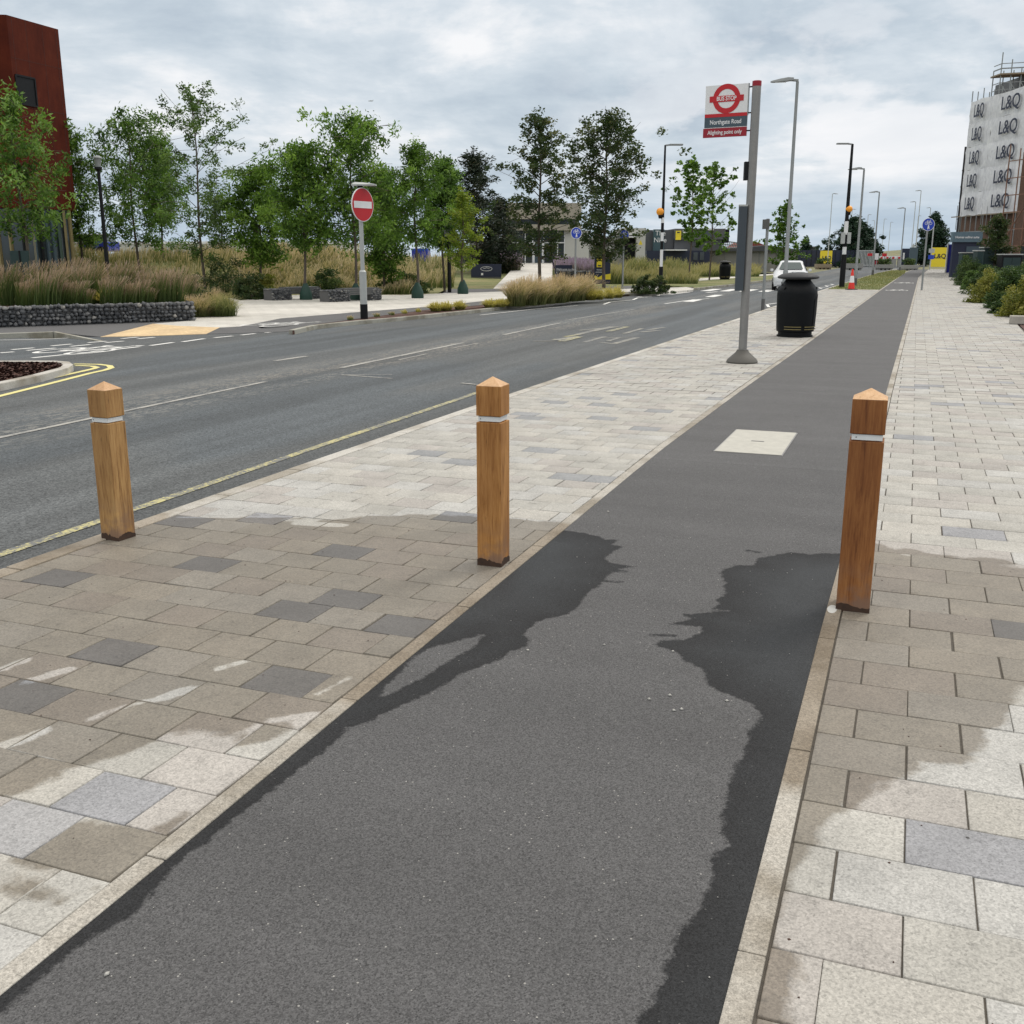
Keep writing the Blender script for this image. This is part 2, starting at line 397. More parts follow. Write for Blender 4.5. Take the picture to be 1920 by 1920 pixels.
def wood(name, a, b, c3):
    s = NT(name); oi = s.n('ShaderNodeObjectInfo')
    vm = s.n('ShaderNodeVectorMath', operation='ADD'); s.l(s.co(), vm.inputs[0])
    cb = s.n('ShaderNodeCombineXYZ'); s.l(s.math('MULTIPLY', oi.outputs['Random'], 9.0), cb.inputs[2]); s.l(oi.outputs['Random'], cb.inputs[0]); s.l(cb.outputs[0], vm.inputs[1])
    m = s.n('ShaderNodeMapping'); m.inputs['Scale'].default_value = (1, 1, 0.07); s.l(vm.outputs[0], m.inputs[0]); m = m.outputs[0]
    w = s.noise(26, 6, 0.65, src=m, dist=1.6); w2 = s.noise(150, 3, 0.6, src=m); big = s.noise(5, 3, 0.5, src=s.mp((1, 1, 0.35)))
    f = s.math('ADD', s.math('MULTIPLY', w, 0.62), s.math('MULTIPLY', w2, 0.38))
    c = s.ramp(f, [(0.36, a), (0.47, b), (0.60, c3)])
    c = s.mix(1.0, c, s.ramp(big, [(0.35, (0.78, 0.72, 0.66)), (0.65, (1.12, 1.12, 1.08))]), 'MULTIPLY')
    cr = s.ramp(s.noise(60, 4, 0.7, src=m, dist=1.0), [(0.30, 0.45), (0.37, 1.0)])
    c = s.mix(1.0, c, cr, 'MULTIPLY')
    sz = s.n('ShaderNodeSeparateXYZ'); s.l(s.co(), sz.inputs[0])
    wz = s.math('MULTIPLY', s.ramp(sz.outputs[2], [(0.03, 1.0), (0.26, 0.0)]), s.ramp(s.noise(9, 4, 0.6), [(0.38, 0.0), (0.58, 0.85)]))
    c = s.mix(wz, c, (0.20, 0.125, 0.09))
    s.bump(f, 0.25, 0.004)
    return s.set(c, 0.62, spec=0.35)
M['oak_l'] = wood('bollard_oak_golden', (0.20, 0.105, 0.035), (0.37, 0.21, 0.08), (0.47, 0.29, 0.12))
M['oak_c'] = wood('bollard_oak_honey', (0.24, 0.105, 0.028), (0.40, 0.19, 0.055), (0.50, 0.26, 0.09))
M['oak_r'] = wood('bollard_oak_red', (0.15, 0.052, 0.015), (0.25, 0.098, 0.029), (0.32, 0.14, 0.045))
M['oak_top'] = wood('bollard_end_grain', (0.50, 0.31, 0.165), (0.61, 0.39, 0.22), (0.68, 0.46, 0.28))
M['scorch'] = plain('damp_wood_foot', (0.045, 0.022, 0.012), 0.7, var=0.5, scale=40)
M['white_band'] = plain('white_reflective_band', (0.72, 0.75, 0.76), 0.4, var=0.06)
M['steel'] = plain('brushed_steel', (0.27, 0.265, 0.255), 0.45, 0.6, var=0.12, scale=3)
M['galv'] = plain('galvanised_grey_column', (0.27, 0.285, 0.285), 0.5, 0.35, var=0.12)
M['galv_l'] = plain('pale_grey_column', (0.42, 0.44, 0.43), 0.55, 0.15, var=0.1)
M['foot'] = plain('dark_grey_post_foot', (0.10, 0.10, 0.10), 0.6)
M['cone_base'] = plain('cast_pole_base', (0.10, 0.095, 0.085), 0.6, 0.2, bump=0.2)
M['red'] = plain('sign_red', (0.50, 0.010, 0.018), 0.45, var=0.08)
M['dred'] = plain('sign_dark_red', (0.30, 0.008, 0.022), 0.45, var=0.08)
M['white'] = plain('sign_white', (0.76, 0.77, 0.78), 0.45, var=0.05)
M['slate'] = plain('sign_slate', (0.055, 0.085, 0.11), 0.5, var=0.1)
M['panel'] = plain('timetable_case_grey', (0.060, 0.074, 0.088), 0.6, var=0.08, spec=0.25)
M['black'] = plain('black_paint', (0.006, 0.0065, 0.008), 0.5, var=0.2, spec=0.25)
M['binblack'] = plain('bin_black_plastic', (0.004, 0.005, 0.006), 0.5, var=0.25, scale=12, spec=0.18)
M['binlid'] = plain('bin_lid_grey_plastic', (0.040, 0.042, 0.045), 0.65, var=0.15, scale=12, spec=0.3)
M['gold'] = plain('bin_gold_band', (0.22, 0.18, 0.07), 0.45, var=0.1)
M['blue'] = plain('sign_blue', (0.012, 0.05, 0.42), 0.45, var=0.08)
M['navy'] = plain('navy_board', (0.012, 0.018, 0.045), 0.5, var=0.12)
M['tan'] = plain('tan_render', (0.36, 0.33, 0.27), 0.8, var=.08, scale=.6)
M['offwhite'] = plain('off_white_render', (0.55, 0.55, 0.52), 0.8, var=.06, scale=.6)
M['darkgrey'] = plain('dark_grey_cladding', (0.075, 0.08, 0.09), 0.6, var=.1, scale=.6)
M['midgrey'] = plain('mid_grey_cladding', (0.10, 0.105, 0.112), 0.6, var=.08, scale=.6)
M['shed'] = plain('pale_shed_cladding', (0.27, 0.27, 0.255), 0.75, var=.07, scale=.5)
M['brick'] = plain('brown_brick', (0.14, 0.085, 0.06), 0.9, var=.4, scale=9)
M['sheet'] = None
M['wood_pale'] = plain('scaffold_boards', (0.26, 0.21, 0.15), 0.85, var=.25)
M['stoneblock'] = plain('rough_concrete_block', (0.36, 0.34, 0.30), 0.9, var=.25, bump=.5, bscale=12)
M['cabinet'] = plain('dark_green_cabinet', (0.012, 0.035, 0.035), 0.5, var=.15)
M['hoardblue'] = plain('hoarding_blue', (0.015, 0.03, 0.30), 0.5, var=0.1)
M['yellow'] = plain('board_yellow', (0.78, 0.62, 0.03), 0.5, var=0.06)
M['orange'] = NT('beacon_amber').set((0.90, 0.36, 0.03), 0.35)
M['cone_red'] = plain('cone_red_plastic', (0.72, 0.035, 0.02), 0.45, var=0.1)
M['glass'] = NT('dark_window_glass').set((0.03, 0.04, 0.045), 0.08, spec=0.8)
M['soil'] = plain('bark_mulch', (0.075, 0.035, 0.025), 0.95, var=0.7, scale=22, bump=0.8, bscale=40)
M['stone_dark'] = None
def gab():
    s = NT('gabion_stone'); a = s.attr('v'); c = s.ramp(a, [(0.0, (0.035, 0.038, 0.043)), (0.4, (0.10, 0.105, 0.112)), (0.7, (0.20, 0.20, 0.20)), (1.0, (0.40, 0.38, 0.34))])
    c = s.mix(1.0, c, s.ramp(s.noise(25, 4, 0.7), [(0.3, 0.7), (0.7, 1.25)]), 'MULTIPLY'); s.bump(s.noise(30, 3), 0.4, 0.01); return s.set(c, 0.8)
M['gabion'] = gab()
def grass_ground(name, a, b, c3):
    s = NT(name); f = s.math('ADD', s.math('MULTIPLY', s.noise(0.25, 6, 0.65), 0.6), s.math('MULTIPLY', s.noise(5, 4, 0.7), 0.4))
    c = s.ramp(f, [(0.36, a), (0.5, b), (0.62, c3)]); s.bump(s.noise(30, 3), 0.6, 0.03); return s.set(c, 0.95)
M['lawn'] = grass_ground('dry_lawn', (0.075, 0.105, 0.028), (0.15, 0.16, 0.055), (0.25, 0.21, 0.10))
M['ground'] = grass_ground('open_ground', (0.10, 0.12, 0.05), (0.16, 0.16, 0.08), (0.22, 0.19, 0.11))
def corten():
    s = NT('corten_cladding'); n1 = s.noise(1.1, 6, 0.6); n2 = s.noise(6, 4, 0.7, src=s.mp((1, 1, 0.25)))
    c = s.ramp(s.math('ADD', s.math('MULTIPLY', n1, 0.6), s.math('MULTIPLY', n2, 0.4)), [(0.3, (0.055, 0.009, 0.005)), (0.55, (0.092, 0.016, 0.007)), (0.75, (0.125, 0.027, 0.012))])
    return s.set(c, 0.8, spec=0.15)
M['corten'] = corten()
M['seam'] = plain('cladding_seam', (0.055, 0.012, 0.008), 0.8)
def bark(): 
    s = NT('tree_bark'); c = s.ramp(s.noise(14, 4, 0.7, src=s.mp((1, 1, 0.3))), [(0.3, (0.05, 0.04, 0.032)), (0.7, (0.14, 0.115, 0.09))]); return s.set(c, 0.9)
M['bark'] = bark()
def leafmat(name, stops, trans=0.35):
    s = NT(name); a = s.attr('v'); c = s.ramp(a, stops)
    s.set(c, 0.6, spec=0.3)
    tr = s.n('ShaderNodeBsdfTranslucent'); s.l(s.mix(1.0, c, (1.25, 1.3, 0.7), 'MULTIPLY'), tr.inputs[0])
    mx = s.n('ShaderNodeMixShader'); mx.inputs[0].default_value = trans
    s.l(s.b.outputs[0], mx.inputs[1]); s.l(tr.outputs[0], mx.inputs[2]); s.l(mx.outputs[0], s.out.inputs[0]); return s.m
M['lf_green'] = leafmat('leaves_mid_green', [(0, (0.028, 0.068, 0.010)), (0.5, (0.080, 0.165, 0.026)), (1, (0.20, 0.32, 0.08))])
M['lf_bright'] = leafmat('leaves_fresh_green', [(0, (0.030, 0.070, 0.010)), (0.5, (0.085, 0.170, 0.022)), (1, (0.21, 0.34, 0.06))])
M['lf_grey'] = leafmat('leaves_grey_green', [(0, (0.035, 0.066, 0.016)), (0.5, (0.085, 0.15, 0.040)), (1, (0.20, 0.29, 0.10))])
M['lf_oak'] = leafmat('leaves_dark_oak', [(0, (0.022, 0.042, 0.014)), (0.5, (0.046, 0.078, 0.026)), (1, (0.12, 0.12, 0.05))])
M['lf_yellow'] = leafmat('leaves_yellow_green', [(0, (0.10, 0.17, 0.02)), (0.5, (0.20, 0.27, 0.03)), (1, (0.33, 0.35, 0.06))])
M['lf_pine'] = leafmat('needles_dark', [(0, (0.010, 0.020, 0.010)), (0.6, (0.022, 0.038, 0.018)), (1, (0.075, 0.060, 0.030))], 0.1)
M['lf_conifer'] = leafmat('needles_blue_green', [(0, (0.010, 0.028, 0.016)), (0.6, (0.020, 0.050, 0.026)), (1, (0.04, 0.08, 0.04))], 0.1)
M['lf_shrub'] = leafmat('shrub_leaves', [(0, (0.022, 0.048, 0.014)), (0.5, (0.050, 0.095, 0.025)), (1, (0.15, 0.19, 0.06))], 0.25)
M['lf_ysh'] = leafmat('yellow_shrub_leaves', [(0, (0.09, 0.12, 0.02)), (0.5, (0.20, 0.21, 0.04)), (1, (0.36, 0.33, 0.09))], 0.25)
M['tuft_yellow'] = leafmat('golden_tuft', [(0, (0.20, 0.20, 0.05)), (0.5, (0.42, 0.37, 0.10)), (1, (0.60, 0.52, 0.18))], 0.25)
M['gr_feather'] = leafmat('feather_grass_blades', [(0, (0.08, 0.11, 0.03)), (0.4, (0.25, 0.24, 0.11)), (0.75, (0.48, 0.38, 0.25)), (1, (0.66, 0.50, 0.38))], 0.3)
M['gr_reed'] = leafmat('reed_grass_blades', [(0, (0.045, 0.08, 0.022)), (0.55, (0.11, 0.15, 0.05)), (0.78, (0.25, 0.185, 0.14)), (1, (0.46, 0.34, 0.30))], 0.3)
M['gr_meadow'] = leafmat('meadow_blades', [(0, (0.07, 0.11, 0.03)), (0.4, (0.17, 0.19, 0.07)), (0.72, (0.36, 0.30, 0.17)), (1, (0.62, 0.50, 0.36))], 0.3)
M['gr_green'] = leafmat('rough_grass_blades', [(0, (0.07, 0.10, 0.03)), (0.5, (0.18, 0.21, 0.085)), (1, (0.40, 0.35, 0.18))], 0.3)
M['lavender'] = leafmat('lavender_spikes', [(0, (0.09, 0.12, 0.05)), (0.5, (0.17, 0.16, 0.12)), (0.8, (0.27, 0.21, 0.28)), (1, (0.36, 0.28, 0.42))], 0.2)

# ------------------------------------------------------------------ geometry helpers for the ground
def sdf(P, poly):
    "signed distance of points (N,2) to a polygon, positive inside"
    P = np.asarray(P, float); V = np.asarray(poly, float); W = np.roll(V, -1, 0)
    d = np.full(len(P), 1e9); ins = np.zeros(len(P), bool)
    for a, b in zip(V, W):
        e = b - a; w = P - a; t = np.clip((w @ e) / max(1e-12, e @ e), 0, 1)
        d = np.minimum(d, np.hypot(*(w - t[:, None] * e).T))
        c = ((a[1] > P[:, 1]) != (b[1] > P[:, 1])); dy = (b[1] - a[1]) or 1e-9
        ins ^= c & (P[:, 0] < (b[0] - a[0]) * (P[:, 1] - a[1]) / dy + a[0])
    return np.where(ins, d, -d)
def capsule(P, a, b, r):
    P = np.asarray(P, float); a = np.array(a); b = np.array(b); e = b - a; w = P - a
    t = np.clip((w @ e) / max(1e-12, e @ e), 0, 1)
    return r - np.hypot(*(w - t[:, None] * e).T)
def pw(y, pts):
    return np.interp(y, [p[1] for p in pts], [p[0] for p in pts])
def set_attr(me, name, vals, typ='FLOAT', dom='POINT'):
    a = me.attributes.new(name, typ, dom)
    a.data.foreach_set('color' if 'COLOR' in typ else 'value', np.asarray(vals, np.float32).ravel())
def npmesh(name, V, F, k=4):
    V = np.asarray(V, np.float32); F = np.asarray(F, np.int32)
    me = bpy.data.meshes.new(name); me.vertices.add(len(V)); me.vertices.foreach_set('co', V.ravel())
    me.loops.add(F.size); me.loops.foreach_set('vertex_index', F.ravel())
    me.polygons.add(len(F)); me.polygons.foreach_set('loop_start', np.arange(0, F.size, k, dtype=np.int32))
    me.polygons.foreach_set('loop_total', np.full(len(F), k, dtype=np.int32))
    me.update(calc_edges=True); me.validate(); return me
def grid(xs, ys, zf=None):
    X, Y = np.meshgrid(xs, ys); Z = zf(X, Y) if zf else np.zeros_like(X)
    V = np.stack([X.ravel(), Y.ravel(), Z.ravel()], 1); nx = len(xs)
    i = (np.arange(len(ys) - 1)[:, None] * nx + np.arange(nx - 1)[None]).ravel()
    return V, np.stack([i, i + 1, i + nx + 1, i + nx], 1)
def struct(o):
    o['kind'] = 'structure'; return o
def G2(l, z=0.0): return [gnd(u, v, z) for u, v in l]
def sm(x):
    x = np.clip(x, 0, 1); return x * x * (3 - 2 * x)

# edges of the strips, as (x, y)
KERB = [(-4.30, -3), (-4.34, 2), (-4.37, 4), (-4.40, 6), (-4.42, 10.4), (-4.36, 20), (-4.27, 29), (-4.22, 45), (-4.15, 58), (-3.6, 105), (-2.4, 145), (0, 200)]
TL = [(-1.76, -3), (-1.76, 1.5), (-1.785, 2.5), (-1.82, 4.5), (-1.89, 8.3), (-1.87, 13), (-1.78, 21), (-1.50, 54), (-0.88, 116), (-0.4, 135), (0, 200)]
TR = [(-0.255, -3), (-0.255, 4.4), (-0.235, 8), (-0.21, 13), (-0.10, 30), (0.22, 87), (0.91, 116), (1.45, 140), (3, 200)]
WL = [(-1.72,1.0),(-1.72,1.38),(-1.73,1.56),(-1.72,1.67),(-1.69,1.76),(-1.71,1.88),(-1.74,2.0),(-1.72,2.1),(-1.73,2.16),(-1.72,2.32),(-1.71,2.58),(-1.7,2.7),(-1.72,2.88),(-1.67,2.93),(-1.66,3.0),(-1.63,3.08),(-1.6,3.18),(-1.57,3.26),(-1.56,3.32),(-1.54,3.46),(-1.49,3.56),(-1.45,3.64),(-1.44,3.75),(-1.4,3.82),(-1.41,3.89),(-1.46,3.94),(-1.46,4.11),(-1.43,4.17),(-1.38,4.23),(-1.35,4.3),(-1.35,4.44),(-1.37,4.6),(-1.34,4.73),(-1.35,4.89),(-1.34,4.97),(-1.24,4.99),(-1.34,5.02),(-1.25,5.1),(-1.38,5.11),(-1.45,5.19),(-1.44,5.36),(-1.41,5.44),(-1.49,5.48),(-1.48,5.59),(-1.55,5.56),(-1.6,5.61),(-1.73,5.66),(-2.1,5.68),(-2.1,1.0)]
HOLE = [(-1.62,3.88),(-1.66,3.83),(-1.77,3.66),(-1.79,3.55),(-1.77,3.38),(-1.76,3.25),(-1.74,3.14),(-1.70,3.20),(-1.685,3.29),(-1.66,3.34),(-1.65,3.46),(-1.63,3.6),(-1.60,3.72)]
WR = [(0,5.75),(-0.27,5.75),(-0.35,5.72),(-0.41,5.67),(-0.52,5.68),(-0.62,5.55),(-0.67,5.49),(-0.67,5.35),(-0.75,5.32),(-0.81,5.23),(-0.81,5.13),(-0.76,5.0),(-0.76,4.93),(-0.73,4.83),(-0.76,4.71),(-0.73,4.66),(-0.76,4.57),(-0.67,4.58),(-0.8,4.49),(-0.87,4.45),(-0.81,4.4),(-0.9,4.3),(-0.75,4.32),(-0.74,4.24),(-0.79,4.13),(-0.88,4.1),(-0.9,4.03),(-0.81,3.99),(-0.77,3.96),(-0.76,3.91),(-0.67,3.85),(-0.63,3.79),(-0.62,3.71),(-0.56,3.65),(-0.48,3.61),(-0.43,3.58),(-0.39,3.52),(-0.38,3.45),(-0.4,3.35),(-0.39,3.17),(-0.41,3.07),(-0.4,2.86),(-0.38,2.66),(-0.35,2.6),(-0.39,2.54),(-0.36,2.46),(-0.37,2.37),(-0.37,2.28),(-0.39,2.21),(-0.4,2.13),(-0.4,1.97),(-0.42,1.84),(-0.42,0.9),(0,0.9)]
PL = [(-4.6,5.12),(-4.33,5.13),(-3.88,5.23),(-3.38,5.3),(-3.13,5.55),(-2.64,5.72),(-2.32,5.85),(-2.13,5.83),(-1.92,5.85),(-1.7,5.85),(-1.7,3.05),(-1.8,3.05),(-1.93,2.9),(-2.01,2.76),(-2.03,2.64),(-2.15,2.64),(-2.27,2.57),(-2.35,2.4),(-2.42,2.31),(-2.41,2.15),(-2.5,2.06),(-2.6,1.9),(-4.6,1.9)]
PR = [(-0.08,6.0),(0.14,5.90),(0.47,5.92),(0.54,5.84),(0.67,5.82),(1.1,5.7),(1.3,5.2),(1.0,4.5),(0.62,4.2),(0.52,4.09),(0.44,3.91),(0.37,3.65),(0.38,3.52),(0.27,3.36),(0.16,3.32),(0.11,3.22),(0.02,3.15),(-0.04,2.99),(-0.08,2.87),(-0.1,2.74),(-0.13,2.67),(-0.15,2.58),(-0.14,2.46),(-0.145,2.29),(-0.13,2.17),(-0.14,2.02),(-0.16,1.7),(-0.16,1.2),(-0.4,1.2),(-0.4,6.0)]

# ------------------------------------------------------------------ the ground
struct(link('ground', npmesh('ground', *grid(np.linspace(-2500, 2500, 41), np.linspace(-1500, 3500, 41), lambda X, Y: X * 0 - 0.26)), M['ground']))
rm = MB()
rm.prism([(-70, -6), (-4.3, -6), (-4.36, 4), (-4.40, 10), (-4.3, 25), (-4.2, 58), (-3.55, 105), (-2.4, 145), (2, 215), (-11, 215), (-10, 110), (-10.2, 62), (-10.9, 49), (-12.9, 42), (-13.2, 24), (-15.2, 24), (-17, 17), (-70, 17)], -0.25, -0.10)
struct(rm.build('road', M['road']))
# cycle track with its damp patches
xs = np.concatenate([np.arange(-1.95, -0.20, 0.02)]); ys = np.arange(0.6, 7.5, 0.025)
def track_part(xs, ys):
    V, F = grid(xs, ys)
    l = pw(V[:, 1], TL) - 0.01; r = pw(V[:, 1], TR) + 0.01
    t = (V[:, 0] - xs[0]) / (xs[-1] - xs[0]); V[:, 0] = l + (r - l) * t
    V[:, 2] = 0.0
    return V, F
Va, Fa = track_part(xs, ys)
Vb, Fb = track_part(np.linspace(-1.9, -0.2, 9), np.concatenate([np.arange(7.5, 40, 1.0), np.arange(40, 141, 4.0)]))
Vb[:9, 1] = ys[-1]
Vt = np.concatenate([Va, Vb]); Ft = np.concatenate([Fa, Fb + len(Va)])
wet = np.full(len(Vt), -0.5)
P = Va[:, :2]
wa = np.maximum(np.minimum(sdf(P, WL), -sdf(P, HOLE)), sdf(P, WR))
wet[:len(Va)] = wa
for (a, b, r) in [((-0.93, 4.14), (-0.84, 4.17), 0.012), ((-0.74, 5.62), (-0.68, 5.61), 0.015), ((-1.34, 4.80), (-1.26, 4.82), 0.014)]:
    wet[:len(Va)] = np.maximum(wet[:len(Va)], capsule(P, a, b, r))
me = npmesh('cycle_track', Vt, Ft); set_attr(me, 'wet', np.clip(wet, -0.5, 0.6))
struct(link('cycle_track', me, M['track']))

rng = np.random.default_rng(7)
def paving(name, xl, xr, y0, y1, pitch_y, width, joint, row0, dark, wetf, near, marks=()):
    "running-bond slabs, every slab its own bevelled tile; columns clipped to the kerb lines xl(y), xr(y)"
    V = []; F = []; C = []; Wt = []; n = 0; k0 = int(math.floor((y0 - row0) / pitch_y)); k1 = int((y1 - row0) / pitch_y)
    for k in range(k0, k1):
        ya = row0 + k * pitch_y; yb = ya + pitch_y; ym = (ya + yb) / 2
        L = float(xl(ym)); Rr = float(xr(ym)); off = joint + (width / 2 if k % 2 else 0)
        j = math.floor((L - off) / width); L2 = None
        gy = 0.0028 if ya < 9 else 0.004
        while True:
            a = off + j * width + rng.normal(0, 0.0012); b = off + (j + 1) * width + rng.normal(0, 0.0012); j += 1
            if a >= Rr - 0.045: break
            a = max(a, L); b = min(b, Rr)
            if b - a < 0.045 and b < Rr: L2 = a; continue
            if L2 is not None: a = L2; L2 = None
            if Rr - b < 0.045: b = Rr
            q = rng.random(); base = dark[0] if q < dark[1] else None
            if ym < 6.7:
                base = None
                for mx_, my_, mc in marks:
                    if a <= mx_ < b and ya <= my_ < yb: base = mc
            if base is None:
                base = [(0.375, 0.365, 0.335), (0.355, 0.345, 0.315), (0.385, 0.37, 0.335), (0.35, 0.33, 0.305), (0.38, 0.375, 0.355)][rng.integers(5)]
            sh = 1 + rng.normal(0, 0.035); col = [c * sh for c in base]
            jw = 0.0018 + abs(rng.normal(0, 0.0012)); a2 = a + jw; b2 = b - jw; y2 = ya + gy * (0.6 + rng.random() * 0.5); y3 = yb - gy * (0.6 + rng.random() * 0.4)
            z = rng.normal(0, 0.0009); tx = rng.normal(0, 0.0035); ty = rng.normal(0, 0.0035)
            hide = near(ym)
            nx, ny = (9, 7) if hide == 2 else ((2, 2))
            e = 0.0025 if hide else 0.0
            gx = np.linspace(a2 + e, b2 - e, nx); gg = np.linspace(y2 + e, y3 - e, ny)
            X, Y = np.meshgrid(gx, gg); Z = z + (X - (a + b) / 2) * tx + (Y - ym) * ty
            vv = np.stack([X.ravel(), Y.ravel(), Z.ravel()], 1)
            i = (np.arange(ny - 1)[:, None] * nx + np.arange(nx - 1)[None]).ravel()
            ff = [np.stack([i, i + 1, i + nx + 1, i + nx], 1)]
            if hide:
                c4 = np.array([[a2, y2], [b2, y2], [b2, y3], [a2, y3]])
                zt = z + (c4[:, 0] - (a + b) / 2) * tx + (c4[:, 1] - ym) * ty - 0.002
                ring = np.concatenate([np.c_[c4, zt], np.c_[c4, zt - 0.03]]); m = len(vv); vv = np.concatenate([vv, ring])
                cr = [0, nx - 1, nx * ny - 1, nx * (ny - 1)]
                for q4 in range(4):
                    p4 = (q4 + 1) % 4
                    ff.append(np.array([[m + q4, m + p4, cr[p4], cr[q4]], [m + 4 + q4, m + 4 + p4, m + p4, m + q4]]))
            ff = np.concatenate(ff)
            V.append(vv); F.append(ff + n); n += len(vv); C.append(np.tile(col + [1.0], (len(vv), 1)))
            Wt.append(np.full(len(vv), rng.normal(0, 0.02)))
    V = np.concatenate(V); F = np.concatenate(F)
    me = npmesh(name, V, F); set_attr(me, 'col', np.concatenate(C), 'FLOAT_COLOR')
    w = np.full(len(V), -0.6); nr = V[:, 1] < 8.0; w[nr] = wetf(V[nr, :2]) + np.concatenate(Wt)[nr]
    set_attr(me, 'wet', np.clip(w, -0.6, 0.6))
    return struct(link(name, me, M['slab']))
DRYL = [((0, 1256), (45, 1238), .022), ((52, 1279), (130, 1255), .020), ((165, 1350), (222, 1328), .022), ((240, 1324), (300, 1310), .010), ((300, 1310), (360, 1290), .014),
        ((0, 1402), (82, 1370), .028), ((505, 1352), (575, 1342), .028), ((595, 1302), (655, 1272), .016), ((410, 1255), (480, 1235), .012), ((560, 980), (640, 985), .05), ((330, 970), (560, 968), 0.03)]
WETL = [((100, 1590), (250, 1600), .105), ((20, 1660), (90, 1675), .05), ((110, 1690), (180, 1665), .035), ((300, 1560), (345, 1530), .022), ((455, 1385), (500, 1372), .05), ((0, 1450), (80, 1455), .04), ((950, 1000), (975, 990), .05),
        ((780, 968), (880, 972), .06), ((480, 970), (560, 970), .05)]
def wet_left(P):
    w = sdf(P, PL)
    for a, b, r in WETL: w = np.maximum(w, capsule(P, gnd(*a), gnd(*b), r))
    for a, b, r in DRYL: w = np.minimum(w, -2.2 * capsule(P, gnd(*a), gnd(*b), r))
    return w
def wet_right(P):
    w = sdf(P, PR)
    for a, b, r in [((1700, 1035), (1720, 1040), .06), ((1840, 1052), (1870, 1055), .07)]: w = np.maximum(w, capsule(P, gnd(*a), gnd(*b), r))
    return w
EW = 0.066
D_ = (0.205, 0.21, 0.222); D2_ = (0.262, 0.264, 0.275)
ML = [(*gnd(u, v), c) for u, v, c in [(375, 980, D_), (620, 1040, D_), (425, 1050, D_), (85, 1076, D_), (635, 1126, D_), (520, 1150, D_), (750, 1170, D_), (190, 1235, D_), (525, 1281, D_), (25, 1322, D_), (215, 1508, D2_), (830, 971, D_), (535, 971, D2_), (70, 1572, (0.345, 0.343, 0.345))]]
MR = [(*gnd(u, v), c) for u, v, c in [(1715, 959, D2_), (1833, 1004, D2_), (1860, 1166, D_), (1875, 1600, D2_), (1700, 923, D2_)]]
paving('pavement', lambda y: pw(y, KERB) + 0.125, lambda y: pw(y, TL) - EW - 0.009, 0.9, 54.3, 0.236, 0.28, -2.005, 3.03,
       ((0.255, 0.26, 0.265), 0.06), wet_left, lambda y: 2 if 1 < y < 6.6 else (1 if y < 12 else 0), ML)
paving('pavement', lambda y: pw(y, TR) + EW + 0.005, lambda y: np.interp(y, [0, 22, 28, 52, 141], [2.25, 2.20, 2.40, 2.75, 4.9]), 1.2, 141, 0.2445, 0.345, 0.11, 3.67,
       ((0.265, 0.27, 0.28), 0.045), wet_right, lambda y: 2 if 1 < y < 6.6 else (1 if y < 12 else 0), MR)
jb = MB(); jb.prism([(x + 0.06, y) for x, y in KERB[:-2]] + [(x - 0.04, y) for x, y in TL[:-2]][::-1], -0.24, -0.0065)
jb.prism([(x + 0.04, y) for x, y in TR[:-1]] + [(5.0, 140), (2.8, 52), (2.3, 22), (2.3, -3)], -0.24, -0.0065)
struct(jb.build('pavement_bed', M['joint']))
tb = MB(); tb.prism([(x, y) for x, y in TL[:-1]] + [(x, y) for x, y in TR[:-1]][::-1], -0.24, -0.012); struct(tb.build('cycle_track_bed', M['joint']))

def kerb_line(name, edge, w0, w1, y0, y1, seg, zt, zb, mat, phase=0.0, bev=0.006):
    m = MB(); y = y0 + phase
    ys_ = [y0]
    while y < y1:
        if y > y0: ys_.append(y)
        y += seg
    ys_.append(y1)
    for a, b in zip(ys_, ys_[1:]):
        g = 0.0025; n = max(1, int((b - a) / 1.2))
        xa, xb = float(pw(a, edge)), float(pw(b, edge))
        m.prism([(xa + w0, a + g), (xa + w1, a + g), (xb + w1, b - g), (xb + w0, b - g)], zb, zt + random.uniform(-.0012, .0012))
    return struct(m.build(name, mat, bevel=bev, seg=2))
random.seed(3)
kerb_line('kerb', KERB, 0.0, 0.12, -2, 145, 0.915, 0.004, -0.24, M['kerb_near'], 0.4, 0.012)
kerb_line('edging_kerb', TL, -EW, 0.0, -0.22, 135, 1.1, 0.004, -0.2, M['edging'], 0.0, 0.004)
kerb_line('edging_kerb', TR, 0.0, EW, -0.04, 140, 1.1, 0.004, -0.2, M['edging'], 0.0, 0.004)

